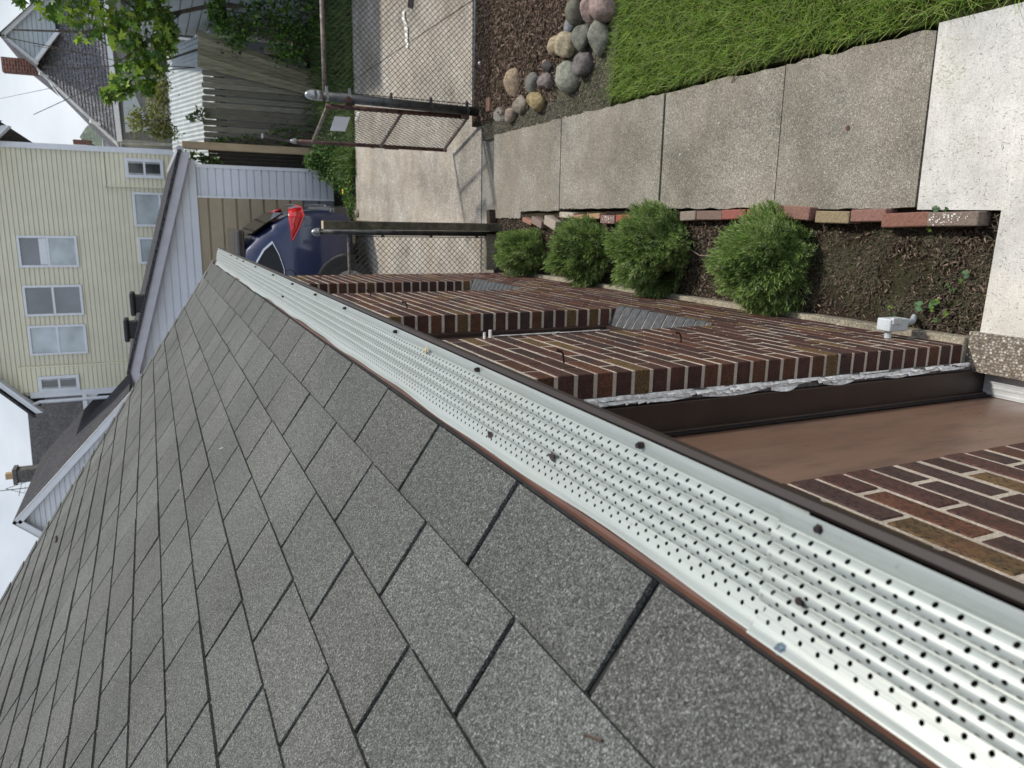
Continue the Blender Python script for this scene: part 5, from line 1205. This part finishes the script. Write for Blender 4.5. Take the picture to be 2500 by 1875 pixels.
OG=[(.20,.20,.06),(.26,.24,.09),(.14,.16,.04),(.24,.27,.06)]
def tree(name,base,limbs,clusters,n,size,cols,seed,label,shape='maple'):
    t=thing(name,base,label,'tree','young maples overhanging the wooden fence')
    m=MB()
    for pts,r0,r1 in limbs:
        k=len(pts); m.tube(pts,[r0+(r1-r0)*i/(k-1) for i in range(k)],6)
    m.build('trunk',M['bark'],t); lf('crown',[c[0] for c in clusters],[c[1] for c in clusters],n,size,cols,seed,t,shape,.18); return t
tree('maple_tree',(4.35,15.4,-.1),[([(4.35,15.4,-.1),(4.1,15.3,1.6),(3.75,15.2,2.6),(3.4,15.1,3.6),(3.3,15,4.6)],.05,.012),([(3.75,15.2,2.6),(4.2,15,3.4),(4.4,14.9,4.3)],.025,.01),([(3.9,15.2,2.1),(3.3,15,2.7),(2.9,14.9,3.2)],.02,.008)],
 [((4.4,15,4.3),(.55,.5,.32)),((3.95,15,3.95),(.45,.45,.35)),((3.6,15,3.45),(.42,.45,.38)),((4.2,15,3.3),(.55,.5,.35)),((3.45,15,2.95),(.35,.4,.28)),((4.5,15,2.75),(.45,.5,.35)),((3.95,14.9,2.6),(.38,.4,.28)),((3.5,14.9,2.35),(.25,.3,.16)),((4.0,15,4.5),(.3,.3,.12)),((4.6,15,3.8),(.4,.5,.5))],
 1600,.095,MG,31,'large-leaved maple crown hanging over the leaning fence panel at the top right')
tree('maple_sapling',(3.35,15.1,-.1),[([(3.35,15.1,-.1),(3.3,15.1,1.9),(3.0,15.1,2.6),(2.5,15.1,3.2)],.03,.008)],
 [((2.55,15.0,3.15),(.20,.3,.16)),((2.78,15.0,2.92),(.32,.3,.24)),((3.08,15.0,2.62),(.33,.3,.24)),((3.35,15,2.42),(.22,.2,.18)),((2.60,15,2.72),(.14,.2,.12)),((2.42,15,3.36),(.07,.1,.06))],520,.10,MG,32,'smaller maple sapling with pale tips left of the large crown')
bs=thing('bare_sapling',(3.1,15.6,-.1),'leafless thin grey branches rising between the maple crowns','tree')
m=MB()
for e in ([(3.1,15.6,1.9),(2.95,15.6,2.7),(2.85,15.6,3.3),(2.55,15.6,4.2),(2.32,15.6,4.95)],[(3.1,15.6,1.9),(3.05,15.6,2.9),(3.15,15.6,3.6),(3.2,15.6,4.4)],[(2.95,15.6,2.7),(2.6,15.6,3.6),(2.1,15.6,4.5)],[(3.05,15.6,2.9),(2.9,15.6,3.8),(2.88,15.6,4.3)],[(3.15,15.6,3.6),(3.3,15.6,4.9),(3.35,15.6,5.3)],[(3.0,15.6,2.4),(2.75,15.6,3.2),(2.45,15.6,3.7)]):
    m.tube(e,[.009-.0016*i for i in range(len(e))],5)
m.build('branches',M['bark'],bs)
def bush(name,cen,rad,n,size,cols,seed,label,cat,grp=None,shape='round'):
    zs0=-.12 if min(c[2]-r_[2] for c,r_ in zip(cen,rad))<.6 else min(c[2]-r_[2]*.6 for c,r_ in zip(cen,rad))
    t=thing(name,(cen[0][0],cen[0][1],-.1),label,cat,grp); lf('foliage',cen,rad,n,size,cols,seed,t,shape)
    m=MB(); rr=random.Random(seed)
    for c in cen:
        for k in range(5): m.tube([(c[0]+rr.uniform(-.1,.1),c[1],zs0),(c[0]+rr.uniform(-.1,.1),c[1],zs0+(c[2]-zs0)*.6),(c[0]+rr.uniform(-.2,.2)*rad[0][0]*3,c[1]-.1,c[2])],.006,4)
    m.build('stem',M['bark'],t); return t
bush('vine_thicket',[(2.15,16.0,2.62),(2.5,16.0,2.58),(1.98,16.0,2.50),(2.8,16,2.50),(2.15,16,2.95)],[(.26,.3,.26),(.30,.3,.20),(.14,.2,.25),(.30,.3,.18),(.22,.3,.14)],2600,.035,OG,41,'yellowish olive vine tangle climbing above the white corrugated roof','vine')
bush('ivy_bush',[(3.5,14.1,1.35),(3.7,14.1,.9),(3.35,14.0,.5),(3.9,14.0,.35),(3.75,14.2,1.6)],[(.3,.25,.3),(.35,.3,.35),(.35,.3,.35),(.5,.4,.4),(.3,.2,.15)],2600,.05,DG+MG[:3],42,'dense ivy and brambles right of the leaning fence panel','bush')
bush('hedge_bush',[(1.35,13.2,.12),(1.62,13.3,.10),(1.15,12.9,.0),(1.55,13.0,-.02),(1.4,13.25,.33)],[(.24,.3,.22),(.24,.3,.22),(.22,.3,.15),(.3,.3,.14),(.14,.2,.12)],3600,.030,DG,43,'dark green leafy bush at the foot of the white garage corner','bush')
bush('creeping_weeds',[(.95,12.45,-.05),(.72,12.35,-.06),(.5,12.3,-.03)],[(.18,.28,.10),(.16,.25,.07),(.16,.22,.10)],1300,.026,DG+MG[1:3],44,'low weeds with a yellow flower between the garage and driveway','weeds')
m=MB(); m.dome((.90,12.25,.06),.025,.012,8,3); m.dome((.86,12.28,.05),.022,.012,8,3); tag(m.build('dandelion_flowers',simple('yellow_petals',(.72,.50,.01),.7)),'pair of yellow dandelion flowers in the weeds beside the garage','flower')
bush('fence_vine',[(1.78,14.45,1.20),(1.72,14.45,1.6),(1.9,14.4,.55)],[(.09,.06,.28),(.08,.06,.2),(.18,.08,.35)],420,.045,DG,45,'vine climbing the boards next to the tan post','vine')
bush('vine_sprig',[(2.18,14.5,1.95),(2.1,14.5,2.1)],[(.10,.1,.12),(.06,.1,.06)],50,.05,DG,46,'small dark vine sprig in front of the white corrugated roof','vine')
bush('corner_ivy',[(1.45,14.3,2.05),(1.40,14.3,1.85)],[(.10,.12,.2),(.10,.1,.15)],150,.05,DG,47,'dark ivy leaves squeezed between the garage eave and tan post','vine')
r=np.random.default_rng(77); n=16000; P=np.stack([r.uniform(1.1,6.0,n),12.0+np.abs(r.normal(0,1.0,n))],1); P=P[P[:,1]<15.5]
zb=-.14+.25*np.clip((P[:,1]-12.2)/2.2,0,1)+.05*np.sin(P[:,0]*6)
blades('weed_strip',P,.16,.12,.016,DG+[(.12,.19,.035),(.16,.22,.04)],13,zb,'unmown weeds along the far edge of the driveway','weeds')
n=2600; P=np.stack([r.uniform(1.7,6.0,n),12.02+np.abs(r.normal(0,.16,n))],1); blades('verge_grass',P,.12,.10,.010,[(.17,.24,.035),(.12,.19,.03)],14,-.12,'bright yellow-green grass verge on the driveway edge','grass')
